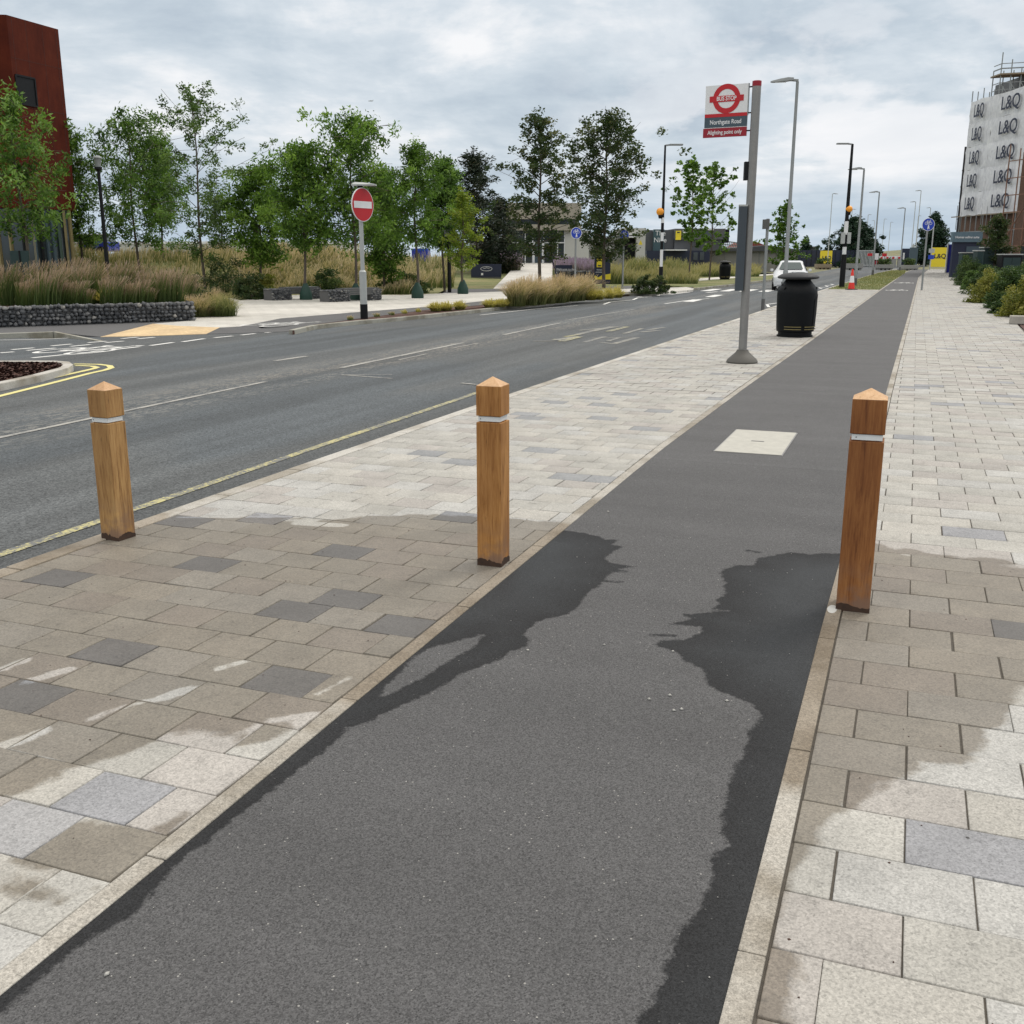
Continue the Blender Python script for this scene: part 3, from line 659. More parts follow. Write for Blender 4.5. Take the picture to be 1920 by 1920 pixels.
# verge between road and track further down the street
def blade_patch(pts, h, w, lean=(0.0, 0.0), spread=0.35, v0=0.0, v1=1.0, curve=0.5, vj=0.15, seed=1, tip=0.25, sag=0.0):
    "grass blades: pts (N,3), each a curved two-segment ribbon; attribute v runs root to tip"
    rg = np.random.default_rng(seed); N = len(pts); h = np.broadcast_to(h, N) * rg.uniform(0.7, 1.15, N)
    th = rg.uniform(0, 2 * PI, N); sp = rg.uniform(0, 1, N) * spread
    d = np.stack([np.cos(th) * sp + lean[0], np.sin(th) * sp + lean[1]], 1)
    ph = rg.uniform(0, PI, N); sx = np.stack([np.cos(ph), np.sin(ph)], 1) * (np.broadcast_to(w, N) / 2)[:, None]
    V = []; vals = []; K = 4; jit = rg.normal(0, vj, N)
    for i in range(K):
        t = i / (K - 1); c = np.empty((N, 3)); c[:, :2] = pts[:, :2] + d * (h * (t ** (1 + curve)))[:, None]
        c[:, 2] = pts[:, 2] + h * (t - sag * t * t * (0.4 + 1.2 * np.hypot(d[:, 0], d[:, 1]))) * 1.0
        ww = (1 - t) * 0.8 + tip if i else 1.0
        L = c.copy(); L[:, :2] -= sx * ww; Rr = c.copy(); Rr[:, :2] += sx * ww
        V += [L, Rr]; vv = np.clip(v0 + (v1 - v0) * t + jit, 0, 1); vals += [vv, vv]
    V = np.stack(V, 1).reshape(-1, 3); vals = np.stack(vals, 1).ravel()
    b = np.arange(N)[:, None] * (2 * K)
    F = np.concatenate([b + np.array([[2*i, 2*i+1, 2*i+3, 2*i+2]]) for i in range(K - 1)], 0)
    return V, F, vals
def blades_obj(name, parts, mat, parent=None):
    Vs, Fs, As, n = [], [], [], 0
    for V, F, a in parts: Vs.append(V); Fs.append(F + n); As.append(a); n += len(V)
    me = npmesh(name, np.concatenate(Vs), np.concatenate(Fs)); set_attr(me, 'v', np.concatenate(As))
    return link(name, me, mat, parent)
def rand_in(poly, n, rg, z=0.0):
    P = np.array(poly); lo = P.min(0); hi = P.max(0); out = []
    while sum(map(len, out)) < n:
        q = rg.uniform(lo, hi, (n * 2, 2)); out.append(q[sdf(q, poly) > 0])
    q = np.concatenate(out)[:n]; return np.c_[q, np.full(len(q), z)]
VERGE = [(-4.0, 54.4), (-1.62, 54.4), (-1.25, 80), (-0.95, 105), (-1.1, 128), (-2.6, 128), (-3.45, 105), (-3.85, 75)]
vb = MB(); vb.prism(VERGE, -0.24, 0.0); struct(vb.build('verge', M['lawn']))
tag(blades_obj('grass', [blade_patch(rand_in(VERGE, 9000, rng), 0.07, 0.02, spread=0.5, seed=5)], M['gr_green']), 'short patchy green and straw grass on the verge beside the cycle track', 'grass', kind='stuff')

# far side: kerbs, planting strip, dark path, white plaza
FK = G2([(552, 618.5), (590, 610), (610, 607.5), (675, 601), (750, 595), (900, 580), (1005, 568), (1104, 558), (1174, 550), (1236, 549.5)])
def ribbon_kerb(name, pts, w, zt, zb, mat, side=1):
    m = MB(); P = [Vector(p) for p in pts]; o = []
    for i, p in enumerate(P):
        d = (P[min(i+1, len(P)-1)] - P[max(i-1, 0)]).normalized(); n = Vector((-d.y, d.x)) * side; o.append(p + n * w)
    for i in range(len(P) - 1):
        q = [P[i], P[i+1], o[i+1], o[i]]
        m.prism([(a.x, a.y) for a in (q if side > 0 else q[::-1])], zb, zt)
    return struct(m.build(name, mat, bevel=0.012))
ribbon_kerb('kerb', FK, 0.13, 0.0, -0.24, M['kerb_far'])
PT = G2([(412, 614), (450, 612), (525, 597), (657, 586), (800, 575), (930, 562), (1060, 553), (1180, 547)])
PB = G2([(450, 621), (548, 619), (587, 608), (650, 600), (725, 590), (805, 580), (910, 571), (1000, 565), (1100, 557), (1180, 551)])
def sloped(name, front, back, mat, zf, zb_):
    m = MB(); pts = [(*gnd(u, v, zf), zf) for u, v in front] + [(x, y, zb_) for x, y in back]; n = len(pts)
    m.add(pts + [(x, y, -.24) for x, y, z in pts], [tuple(range(n))] + [(i, (i+1) % n, n + (i+1) % n, n + i) for i in range(n)])
    return struct(m.build(name, mat))
sp_ = MB(); sp_.prism(PB[2:] + PT[2:][::-1], -0.24, -0.004); struct(sp_.build('path', M['path']))
sloped('path', [(387, 626), (450, 624.5), (552, 621)], [PB[2], PT[2], PT[1], PT[0]], M['path'], -0.092, -0.004)
so = MB(); so.prism([FK[0]] + [(x - 0.12, y) for x, y in FK[1:-1]] + PB[1:][::-1], -0.24, -0.012); struct(so.build('planting_bed', M['soil']))
pz = MB(); pz.prism(PT + G2([(1240, 549), (1300, 543), (1300, 538), (1240, 539.5), (1100, 544), (960, 546), (830, 550), (760, 553), (560, 553), (450, 558), (300, 566), (362, 601), (287, 607), (332, 611)]), -0.24, 0.0)
struct(pz.build('plaza', M['plaza']))
sloped('tactile_paving', [(188, 631.5), (270, 630), (387, 626)], G2([(412, 614), (332, 611), (287, 607)]), M['tactile'], -0.092, 0.003)
fp = MB(); fp.prism(G2([(-90, 628), (100, 622.5), (287, 607), (362, 601), (0, 612), (-90, 617)]), -0.24, -0.003); struct(fp.build('path', M['path']))
sloped('path', [(188, 631.5)], G2([(287, 607), (100, 622.5)]), M['path'], -0.092, -0.003)
ribbon_kerb('kerb', G2([(-90, 628), (0, 625.5), (100, 622.5)]), 0.13, 0.003, -0.24, M['kerb_far'])
m = MB(); a, b = G2([(100, 622.5), (188, 631.5)]); m.add([(*a, 0.003), (*b, -0.09), (b[0] - .05, b[1] + .13, -0.09), (a[0] - .05, a[1] + .13, 0.003), (*a, -.24), (*b, -.24), (b[0] - .05, b[1] + .13, -.24), (a[0] - .05, a[1] + .13, -.24)], [(0,1,2,3), (0,4,5,1), (1,5,6,2), (2,6,7,3), (3,7,4,0)])
struct(m.build('kerb', M['kerb_far']))
gp = MB(); gp.prism(G2([(840, 541.5), (1000, 541), (1100, 538.5), (1241, 533.5), (1241, 539.4), (1100, 543.9), (960, 545.9), (830, 549.9)]), -0.24, -0.003); struct(gp.build('path', M['path']))
# terrain beyond the plaza, rising towards the buildings
def terrain(X, Y):
    fd = X * FH[0] + Y * FH[1]; r = X * RT[0] + Y * RT[1]
    kx = np.interp(Y, [0, 24, 42, 50, 62, 110, 215], [-16, -14.0, -13.4, -11.2, -10.4, -10.2, -11.2])
    d = kx - X
    z = 1.0 * sm((d - 5) / 20) * sm((fd - 50) / 30)
    z = z + 1.25 * sm((fd - 45) / 8) * sm((-5 - r) / 5) * (1 - sm((fd - 56) / 10))
    return np.where(d > 0, z - 0.015, -0.24)
def tz(x, y): return float(terrain(np.array(x, float), np.array(y, float)))
fds = np.arange(30, 175, 1.6); rs = np.arange(-110, 24, 1.1)
RR, FF = np.meshgrid(rs, fds); X = RR * RT[0] + FF * FH[0]; Y = RR * RT[1] + FF * FH[1]
V = np.stack([X.ravel(), Y.ravel(), terrain(X, Y).ravel()], 1); nx = len(rs)
i = (np.arange(len(fds) - 1)[:, None] * nx + np.arange(nx - 1)[None]).ravel(); F = np.stack([i, i + 1, i + nx + 1, i + nx], 1)
Zv = V[:, 2][F]; F = F[(Zv.min(1) > -0.1)]
pzp = G2([(840, 541), (1000, 540), (1100, 538), (1241, 533), (1300, 538), (1300, 543), (1240, 549), (1180, 547), (930, 562), (412, 614), (287, 607), (362, 601), (300, 566), (450, 558), (560, 553), (760, 553)])
cen = V[:, :2][F].mean(1); F = F[sdf(cen, pzp) < 0.9]
struct(link('lawn', npmesh('lawn', V, F), M['lawn'], smooth=True))
vg = MB(); vg.prism(G2([(1301, 540), (1380, 531), (1430, 525.5), (1500, 517), (1500, 512), (1430, 517), (1380, 521.5), (1241, 533)]), -0.24, 0.0); struct(vg.build('verge', M['lawn']))
ribbon_kerb('kerb', G2([(1300, 541), (1380, 532.5), (1430, 526.5), (1500, 518)]), 0.15, 0.01, -0.24, M['kerb_far'])
fo = MB(); fo.prism(G2([(1241, 531.9), (1380, 520.8), (1500, 511.6), (1500, 510.4), (1380, 517.5), (1241, 527.2)]), -0.24, 0.004); struct(fo.build('footpath', M['plaza']))
# ramp up to the glazed entrance
ra = MB(); a = at(928, 540, 1); b0 = gnd(925, 541); b1 = gnd(1035, 541); t0 = at(972, 496, 84.5); t1 = at(1036, 496, 84.5)
ra.add([(*b0, 0.0), (*b1, 0.0), (t1[0], t1[1], 1.06), (t0[0], t0[1], 1.06), (*b0, -.3), (*b1, -.3), (t1[0], t1[1], 0), (t0[0], t0[1], 0)], [(0,1,2,3), (0,4,5,1), (1,5,6,2), (3,2,6,7), (0,3,7,4)])
struct(ra.build('entrance_path', M['plaza']))

# traffic island with bark mulch
IS = G2([(-60, 676), (0, 676), (105, 676), (130, 678), (137, 683), (128, 689), (75, 703), (0, 719), (-70, 733)])
m = MB(); inner = [(x, y) for x, y in IS]; c = np.mean(np.array(IS), 0)
P = [Vector(p) for p in IS]; off = []
for i, p in enumerate(P):
    a = (P[i] - P[i-1]).normalized() if i else (P[1] - P[0]).normalized(); b = (P[(i+1) % len(P)] - P[i]).normalized() if i < len(P) - 1 else a
    n1 = Vector((a.y, -a.x)); n2 = Vector((b.y, -b.x)); n = (n1 + n2); n.normalize(); off.append(p + n * (0.14 / max(0.5, n.dot(n1))))
for i in range(len(P) - 1):
    m.prism([(q.x, q.y) for q in (P[i], P[i+1], off[i+1], off[i])], -0.24, 0.0)
struct(m.build('kerb', M['kerb'], bevel=0.012))
m = MB(); m.prism([(q.x, q.y) for q in off], -0.24, -0.03); struct(m.build('planting_bed', M['soil']))
# bark chips on the island
V = []; F = []; n = 0; q = rand_in([(p.x, p.y) for p in off], 2600, rng, -0.025)
for p in q:
    a = rng.uniform(0, PI); l = rng.uniform(.015, .045); w = l * rng.uniform(.3, .6); tl = rng.uniform(-.4, .4)
    dx, dy = math.cos(a), math.sin(a)
    V += [(p[0] - dx*l - dy*w, p[1] - dy*l + dx*w, p[2] - tl*l + .005), (p[0] + dx*l - dy*w, p[1] + dy*l + dx*w, p[2] + tl*l + .008), (p[0] + dx*l + dy*w, p[1] + dy*l - dx*w, p[2] + tl*l + .02), (p[0] - dx*l + dy*w, p[1] - dy*l - dx*w, p[2] - tl*l + .02)]
    F.append((n, n+1, n+2, n+3)); n += 4
tag(link('bark_chippings', npmesh('bark_chippings', V, F), M['soil']), 'red brown bark chippings filling the traffic island', 'bark', kind='stuff')

# ------------------------------------------------------------------ painted markings
ZR = -0.096
def paint_strip(name, pts, w, mat, z=ZR):
    return struct(strip(pts, -w / 2, w / 2, z).build(name, mat))
paint_strip('road_marking', G2([(-200, 1097), (0, 1041), (248, 957), (560, 850), (862, 748), (905, 733)], -0.1), 0.085, M['yellow_paint'])
paint_strip('road_marking', G2([(-200, 862), (0, 821), (250, 768), (498, 716)], -0.1), 0.075, M['faded_paint'])
m = MB()
for a, b, w in [((640, 690), (868, 643), .10), ((748, 675), (800, 664), .05), ((850, 653), (897, 644), .05), ((945, 628), (1050, 606), .10), ((735, 703), (648, 703.5), .03), ((865, 719), (905, 723), .06), ((1065, 600), (1190, 580), .06),
                ((640, 703), (735, 710), .05), ((515, 677), (575, 668), .12)]:
    merge(m, strip(G2([a, b], -0.1), -w/2, w/2, ZR))
struct(m.build('road_marking', M['faded_paint']))
m = MB(); m2 = MB()
for a, b, w in [((1000, 640), (1040, 640), .10), ((1080, 628), (1120, 619), .16), ((1040, 638), (1085, 631), .2), ((1085, 620), (1160, 613), .12), ((1105, 622), (1150, 613), .2), ((1170, 626), (1205, 616), .12), ((1095, 642), (1135, 631), .12), ((1125, 642), (1150, 645), .1),
                ((1150, 645), (1195, 633), .14), ((1110, 634), (1200, 633), .08), ((1200, 623), (1235, 620), .2), ((1215, 619), (1245, 614), .14), ((1140, 640), (1160, 634), .10)]:
    merge(m, strip(G2([a, b], -0.1), -w/2, w/2, ZR))
struct(m.build('road_marking', M['scar_paint']))
for a, b, w in [((1052, 641), (1087, 632), .16), ((1060, 632), (1085, 628), .14), ((1040, 636), (1060, 641), .08), ((1140, 622), (1175, 613), .16)]:
    merge(m2, strip(G2([a, b], -0.1), -w/2, w/2, ZR + .002))
struct(m2.build('road_marking', M['yellow_paint']))
# white edge line along the far kerb, zig-zags and zebra
m = MB()
for l, w in [([(0, 638), (60, 637), (160, 633)], .07), ([(900, 591), (1000, 580), (1083, 573)], .07), ([(1195, 557), (1225, 553.5), (1256, 548)], .12),
             ([(1255, 552), (1290, 548)], .25), ([(1246, 570), (1285, 564), (1330, 560)], .10), ([(1325, 549), (1345, 547)], .2), ([(1290, 566), (1308, 562)], .4), ([(1330, 557), (1348, 553)], .4)]:
    merge(m, strip(G2(l, -0.1), -w/2, w/2, ZR))
for k in range(7):
    x = -10.0 + k * 0.95
    m.quad((x, 52.3, ZR), (x + .5, 52.3, ZR), (x + .5, 55.9, ZR), (x, 55.9, ZR))
for Y0, sgn in ((36.5, 1), (58, 1)):
    for k in range(5):
        for xc in (-10.6, -4.75):
            y = Y0 + k * 2.1; s = 0.16 if k % 2 else -0.16
            merge(m, strip([(xc - s, y), (xc + s, y + 2.0)], -.05, .05, ZR))
# cycle lane dashes across the side road
for a, b in [((60, 671.5), (120, 665.5)), ((145, 663), (196, 658.5)), ((214, 656), (262, 650.5)), ((282, 648.5), (325, 642.5)), ((342, 641.5), (383, 635.5)), ((402, 633.8), (436, 630.5)), ((452, 628.5), (478, 625.7)), ((498, 624), (530, 620.5)),
             ((22, 656), (64, 652.5)), ((50, 657.5), (104, 653)), ((96, 649), (134, 645.5)), ((132, 650), (170, 646.5)), ((165, 643), (200, 640.2)), ((198, 643), (232, 640)), ((228, 635.5), (260, 632.5)), ((258, 635.5), (290, 632.6)), ((0, 662), (26, 660))]:
    merge(m, strip(G2([a, b], -0.1), -.055, .055, ZR))
struct(m.build('road_marking', M['white_paint']))
m = MB()
O1 = G2([(-80, 763), (0, 743), (100, 718), (170, 700), (198, 694), (209, 690), (205, 686), (185, 683.5), (150, 683), (138, 683)], -0.1)
O2 = G2([(-80, 749), (0, 731), (95, 709), (150, 697), (172, 692), (180, 689.5), (172, 687), (150, 686), (139, 686)], -0.1)
merge(m, strip(O1, -.05, .05, ZR)); merge(m, strip([(x + .02, y) for x, y in O2], -.05, .05, ZR))
struct(m.build('road_marking', M['yellow_paint2']))
def bike_symbol(px, py, ang, L=1.5, W=1.1, z=ZR):
    m = MB(); ca, sa = math.cos(ang), math.sin(ang)
    zz = [z]
    def T(a, b): return (px + ca * a * W - sa * b * L, py + sa * a * W + ca * b * L, zz[0])
    def ring(cx, cy, r, w, n=20):
        zz[0] += .0003
        for k in range(n):
            a0, a1 = 2*PI*k/n, 2*PI*(k+1)/n
            m.quad(T(cx + r*math.cos(a0), cy + r*math.sin(a0)), T(cx + r*math.cos(a1), cy + r*math.sin(a1)), T(cx + (r-w)*math.cos(a1), cy + (r-w)*math.sin(a1)), T(cx + (r-w)*math.cos(a0), cy + (r-w)*math.sin(a0)))
    def ln(x0, y0, x1, y1, w=.05):
        zz[0] += .0003
        d = math.hypot(x1-x0, y1-y0); nx_, ny_ = -(y1-y0)/d*w/2, (x1-x0)/d*w/2
        m.quad(T(x0-nx_, y0-ny_), T(x1-nx_, y1-ny_), T(x1+nx_, y1+ny_), T(x0+nx_, y0+ny_))
    ring(-.33, -.2, .24, .055); ring(.33, -.2, .24, .055)
    ln(-.33, -.2, -.16, .18); ln(-.33, -.2, 0, -.2); ln(0, -.2, .24, .16); ln(-.16, .12, .24, .16); ln(-.2, .2, 0, -.2); ln(.33, -.2, .22, .3); ln(.22, .3, .36, .32); ln(-.27, .21, -.1, .21)
    return m
bp = gnd(535, 606.5); b2 = gnd(180, 654, -0.1)
mm = bike_symbol(bp[0], bp[1], R(-12), 2.6, 1.0, 0.001); merge(mm, bike_symbol(b2[0], b2[1], R(0), 2.6, 1.1))
merge(mm, bike_symbol(-0.78, 54, 0, 2.4, 0.9, 0.005)); merge(mm, bike_symbol(-0.62, 69, 0, 3.0, 1.0, 0.005))
struct(mm.build('road_marking', M['white_paint']))
# hills at the end of the street
def hill(X, Y): return -0.25 + 6.0 * np.exp(-(((X + 3) / 60) ** 2)) * sm((Y - 330) / 90) * (0.75 + 0.25 * np.sin(X * .05))
struct(link('hill', npmesh('hill', *grid(np.linspace(-220, 140, 60), np.linspace(320, 520, 30), hill)), M['gr_hill'] if 'gr_hill' in M else M['ground'], smooth=True))

# ------------------------------------------------------------------ timber bollards
def bollard(name, x, y, rz, mat, label, h=0.94, lean=0.0, w=0.074, group='timber bollards along the path'):
    t = empty('bollard', label, 'bollard', (x, y, 0), rz, group); t.rotation_euler = (lean, 0, rz)
    gz = h - 0.165; rg = random.Random(name)
    b = MB(); b.box(-w, -w, -0.02, w, w, gz - 0.022); b.box(-w + .013, -w + .013, gz - 0.03, w - .013, w - .013, gz + 0.02)
    b.box(-w, -w, gz + 0.012, w, w, h); b.build('post', mat, t, bevel=0.003)
    c = MB(); c.add([(-w, -w, h + .0005), (w, -w, h + .0005), (w, w, h + .0005), (-w, w, h + .0005), (0, 0, h + .045)], [(0,1,4), (1,2,4), (2,3,4), (3,0,4), (3,2,1,0)])
    c.build('cap', M['oak_top'], t, bevel=0.002)
    k = MB(); r = w - .0095
    for s in (-1, 1):
        k.box(-r, s*r - .0015, gz - 0.016, r, s*r + .0015, gz + 0.009); k.box(s*r - .0015, -r + .002, gz - 0.016, s*r + .0015, r - .002, gz + 0.009)
    bd = k.build('reflective_band', M['white_band'], t)
    s = MB(); s.lathe([(.003, 0), (.003, .001)], 8, (-.046, 0))
    sc = s.build('screw', M['foot'], bd); sc.rotation_euler = (PI/2, 0, 0); sc.location = (0, -r - .0018, gz - 0.004)
    f = MB(); n = 14; e = w + .0006
    # ragged dark foot where the timber meets the paving
    loop = []
    for sx, sy, ex, ey in ((-1,-1,1,-1), (1,-1,1,1), (1,1,-1,1), (-1,1,-1,-1)):
        for i in range(n): q = i / n; loop.append((e*(sx + (ex-sx)*q), e*(sy + (ey-sy)*q)))
    tops = [0.026 + 0.007 * rg.random() + 0.010 * math.sin(i * .35 + rg.random()) for i in range(len(loop))]
    N = len(loop); f.add([(a_, b_, -0.02) for a_, b_ in loop] + [(a_, b_, max(.012, z)) for (a_, b_), z in zip(loop, tops)] + [(a_ * .96, b_ * .96, max(.012, z)) for (a_, b_), z in zip(loop, tops)],
          [(i, (i+1) % N, N + (i+1) % N, N + i) for i in range(N)] + [(N + i, N + (i+1) % N, 2*N + (i+1) % N, 2*N + i) for i in range(N)])
    f.build('foot', M['scorch'], t)
    return t
bollard('a', -4.225, 4.585, R(-3), M['oak_l'], 'golden timber bollard beside the road kerb, leftmost of the three', h=0.87, w=0.066)
bollard('b', -1.985, 4.90, R(2), M['oak_c'], 'honey brown timber bollard between the paving and the cycle track, middle of the three', h=0.955, w=0.0675)
bollard('c', -0.14, 4.84, R(1), M['oak_r'], 'reddish timber bollard on the right edge of the cycle track, nearest the camera', h=0.985)
m = MB(); m.lathe([(0.055, 0), (0.05, .0015), (.03, .0025), (.002, .003)], 14); o = m.build('mortar_patch', M['offwhite']); o.location = (-0.228, 4.76, 0.004); o.scale = (.42, 1.15, 1)
tag(o, 'small white mortar smear on the edging kerb at the foot of the reddish bollard', 'mortar')

# inspection cover in the track
t = empty('inspection_cover', 'pale paved inspection cover let into the cycle track', 'manhole cover', (-1.18, 9.16, 0), 0)
m = MB(); m.box(-.285, -.60, -.05, .285, .60, .003); m.build('frame', M['steel'], t)
m = MB(); m.box(-.275, -.59, -.05, .275, .59, .006); m.build('cover_slab', plain('cover_concrete', (.43, .42, .375), .85, var=.14, scale=10), t)
m = MB(); m.box(-.055, -.012, 0, .055, .012, .0085); m.build('lifting_slot', M['foot'], t)

# ------------------------------------------------------------------ litter bins
def litter_bin(x, y, label, s=1.0, full=True):
    t = empty('litter_bin', label, 'litter bin', (x, y, 0), 0, 'black litter bins'); t.scale = (s, s, s)
    prof = [(.335, .03), (.335, .10), (.372, .115), (.376, .16), (.392, .5), (.398, .86), (.392, .92), (.35, 1.0), (.255, 1.12), (.225, 1.17)]
    b = MB(); n = 32; b.lathe(prof, n)
    body = b.build('body', M['binblack'], t, smooth=True)
    # raised door panels with curved shoulders
    d = MB(); 
    for a0 in (-2.45, -0.92):
        vs = []; K = 14
        for i in range(K + 1):
            a = a0 + 1.36 * i / K; top = 0.86 - 0.10 * abs(i / K - .5) * 2
            for z, r in ((.23, .388), (.5, .400), (top, .406)): vs.append((r * math.cos(a), r * math.sin(a), z))
        d.add(vs, [(3*i + j, 3*i + 3 + j, 3*i + 4 + j, 3*i + 1 + j) for i in range(K) for j in range(2)])
    d.build('door', M['binblack'], body, smooth=True)
    p = MB(); p.lathe([(.36, -.01), (.36, .035), (.33, .04)], n); p.build('plinth', M['binblack'], t, smooth=True)
    l = MB(); l.lathe([(.26, 1.14), (.38, 1.155), (.405, 1.17), (.41, 1.19), (.40, 1.205), (.33, 1.245), (.18, 1.275), (.02, 1.285)], n); lid = l.build('lid', M['binlid'], t, smooth=True)
    q = MB(); q.box(-.13, -.06, 1.278, .10, .05, 1.290); q.build('notice_plate', M['white_band'], lid)
    for z in (.155, .205):
        g = MB()
        for a0, a1 in ((-2.55, -1.68), (-1.50, -.62), (-.5, .5), (.6, 2.4)):
            K = 12; vs = []
            for i in range(K + 1):
                a = a0 + (a1 - a0) * i / K; r = .3985
                vs += [(r * math.cos(a), r * math.sin(a), z), (r * math.cos(a), r * math.sin(a), z + .013)]
            g.add(vs, [(2*i, 2*i+2, 2*i+3, 2*i+1) for i in range(K)])
        g.build('band', M['gold'], t)
    for sx in (-1, 1):
        o_ = MB(); K = 10
        vs = []
        for i in range(K + 1):
            a = (PI if sx < 0 else 0) - .5 + 1.0 * i / K; w_ = math.sin(PI * i / K)
            vs += [(.40*math.cos(a)*.97, .40*math.sin(a)*.97, .99 - .17 * w_), (.332*math.cos(a), .332*math.sin(a), .99 + .06 * w_)]
        o_.add(vs, [(2*i, 2*i+2, 2*i+3, 2*i+1) for i in range(K)]); o_.build('opening', M['black'], t)
    return t
b1 = litter_bin(-2.21, 21.95, 'large black litter bin with grey lid standing on the pavement beside the cycle track'); b1.rotation_euler = (0, 0, YAW + R(8))
b2_ = litter_bin(-12.5, 74.3, 'small-looking black litter bin far off on the grass across the road', 1.0); b2_.rotation_euler = (0, 0, YAW)

# ------------------------------------------------------------------ bus stop
t = empty('bus_stop', 'tall grey bus stop pole with white flag sign and red roundel', 'bus stop', (-2.39, 16.16, 0), 0)
TOPZ = hz(152, -2.39, 16.16)
m = MB(); m.tube([(0, 0, .1), (0, 0, TOPZ - .06)], .064, 20); m.build('pole', M['steel'], t, smooth=True)
m = MB(); m.lathe([(.0655, TOPZ - .07), (.0665, TOPZ - .06), (.0665, TOPZ + .0), (.05, TOPZ + .006)], 20); m.build('cap', M['dred'], t, smooth=True)
m = MB(); m.lathe([(.235, 0), (.24, .02), (.225, .05), (.16, .11), (.10, .165), (.085, .20), (.066, .205)], 28); m.build('base', M['cone_base'], t, smooth=True)
fl = empty('flag', None, None, (0, 0, 0), YAW + R(-27)); fl.parent = t
zt, zb = TOPZ - .02, hz(254, -2.39, 16.16); H_ = zt - zb; W_ = .64; x1 = -.115; x0 = x1 - W_; yf = -.016
def fbox(name, mat, xa, xb, za, zb_, y0=-.012, y1=.012, par=fl):
    q = MB(); q.box(xa, y0, za, xb, y1, zb_); return q.build(name, mat, par)
fl2 = fbox('flag_panel', M['white'], x0, x1, zb + .455 * H_, zt)
fbox('red_strip', M['red'], x0, x1, zb + .388 * H_, zb + .453 * H_, -.014, .014)
fbox('stop_name_panel', M['slate'], x0, x1, zb + .190 * H_, zb + .386 * H_, -.014, .014)
fbox('divider', M['white'], x0, x1, zb + .178 * H_, zb + .189 * H_)
fbox('route_panel', M['dred'], x0 - .015, x1, zb, zb + .177 * H_, -.014, .014)
zc_ = zb + .735 * H_; xc_ = (x0 + x1) / 2
m = MB(); K = 48
for sy in (-1, 1):
    vs = [(xc_ + r * math.cos(2*PI*k/K), sy * .0155, zc_ + r * math.sin(2*PI*k/K)) for k in range(K) for r in (.205, .133)]
    m.add(vs, [(2*k, 2*((k+1) % K), 2*((k+1) % K)+1, 2*k+1) for k in range(K)])
m.build('roundel_ring', M['red'], fl)
fbox('roundel_bar', M['red'], xc_ - .255, xc_ + .255, zc_ - .042, zc_ + .042, -.018, .018)
text('lettering', 'BUS STOP', .082, M['white'], fl, (xc_, -.019, zc_), bold=.0015, sx=.82)
text('lettering', 'Northgate Road', .088, M['white'], fl, (xc_, -.0155, zb + .288 * H_), bold=.001, sx=.82)
text('lettering', 'Alighting point only', .080, M['white'], fl, (xc_ - .007, -.0155, zb + .090 * H_), bold=.001, sx=.82)
for zz in (.93, .44, .10):
    q = MB(); q.bar((x1 - .01, 0, zb + zz * H_), (-.05, 0, zb + zz * H_), .018); q.build('bracket', M['black'], fl)
q = MB(); q.bar((x1 + .004, 0, zb + .40*H_), (x1 + .004, 0, zt), .012, .03); q.build('flag_edge', M['galv'], fl)
q = MB(); q.box(-.115, -.02, hz(338, -2.39, 16.16), -.062, .07, hz(303, -2.39, 16.16)); q.build('light_box', M['black'], t, bevel=.004).rotation_euler = (0, 0, YAW)
za, zb2 = hz(545, -2.39, 16.16), hz(386, -2.39, 16.16)
q = MB(); q.box(-.175, -.10, za, -.058, -.02, zb2); tcse = q.build('timetable_case', M['panel'], t, bevel=.004); tcse.rotation_euler = (0, 0, YAW + R(-2))
q = MB(); q.box(-.177, -.102, zb2 - .01, -.056, -.018, zb2 + .015); q.build('case_cap', M['galv_l'], tcse)
q = MB(); q.box(-.10, -.1, za - .3, -.062, -.06, za); 

# ------------------------------------------------------------------ street lamps
def lamp(x, y, h, label, side=-1, mat='galv', r=0.075, rot=None, group='street lamps along the street', foot=True):
    t = empty('street_lamp', label, 'street lamp', (x, y, 0), YAW * 0.4 if rot is None else rot, group)
    m = MB(); m.tube([(0, 0, 0), (0, 0, 1.1), (0, 0, 1.15), (0, 0, h)], [r, r, r * .78, r * .55], 14); m.build('column', M[mat], t, smooth=True)
    if foot:
        m = MB(); m.tube([(0, 0, -.02), (0, 0, .42)], r * 1.06, 14); m.build('foot', M['foot'], t, smooth=True)
    m = MB(); m.bar((side * -.03, 0, h + .03), (side * .30, 0, h + .06), .09, .07); m.build('bracket', M['galv'], t, bevel=.01)
    hd = MB(); vs = []
    for sx, w, z0, z1 in ((.12, .07, .04, .12), (.30, .11, .02, .13), (.55, .13, 0.0, .09), (.78, .09, -.005, .045), (.84, .03, .0, .03)):
        vs += [(side * sx, -w, h + z0), (side * sx, w, h + z0), (side * sx, w * .8, h + z1), (side * sx, -w * .8, h + z1)]
    hd.add(vs, [(4*i + a, 4*i + (a+1) % 4, 4*i + 4 + (a+1) % 4, 4*i + 4 + a) for i in range(4) for a in range(4)] + [(0,1,2,3), (19,18,17,16)])
    hd.build('lantern', M['galv'], t, bevel=.006)
    m = MB(); m.box(min(side*.35, side*.7), -.07, h - .008, max(side*.35, side*.7), .07, h + .002); m.build('lens', M['white_band'], t)
    return t
lamp(-4.05, 36.0, 7.0, 'near grey street lamp at the kerb, its column rising behind the large bin', r=.085)
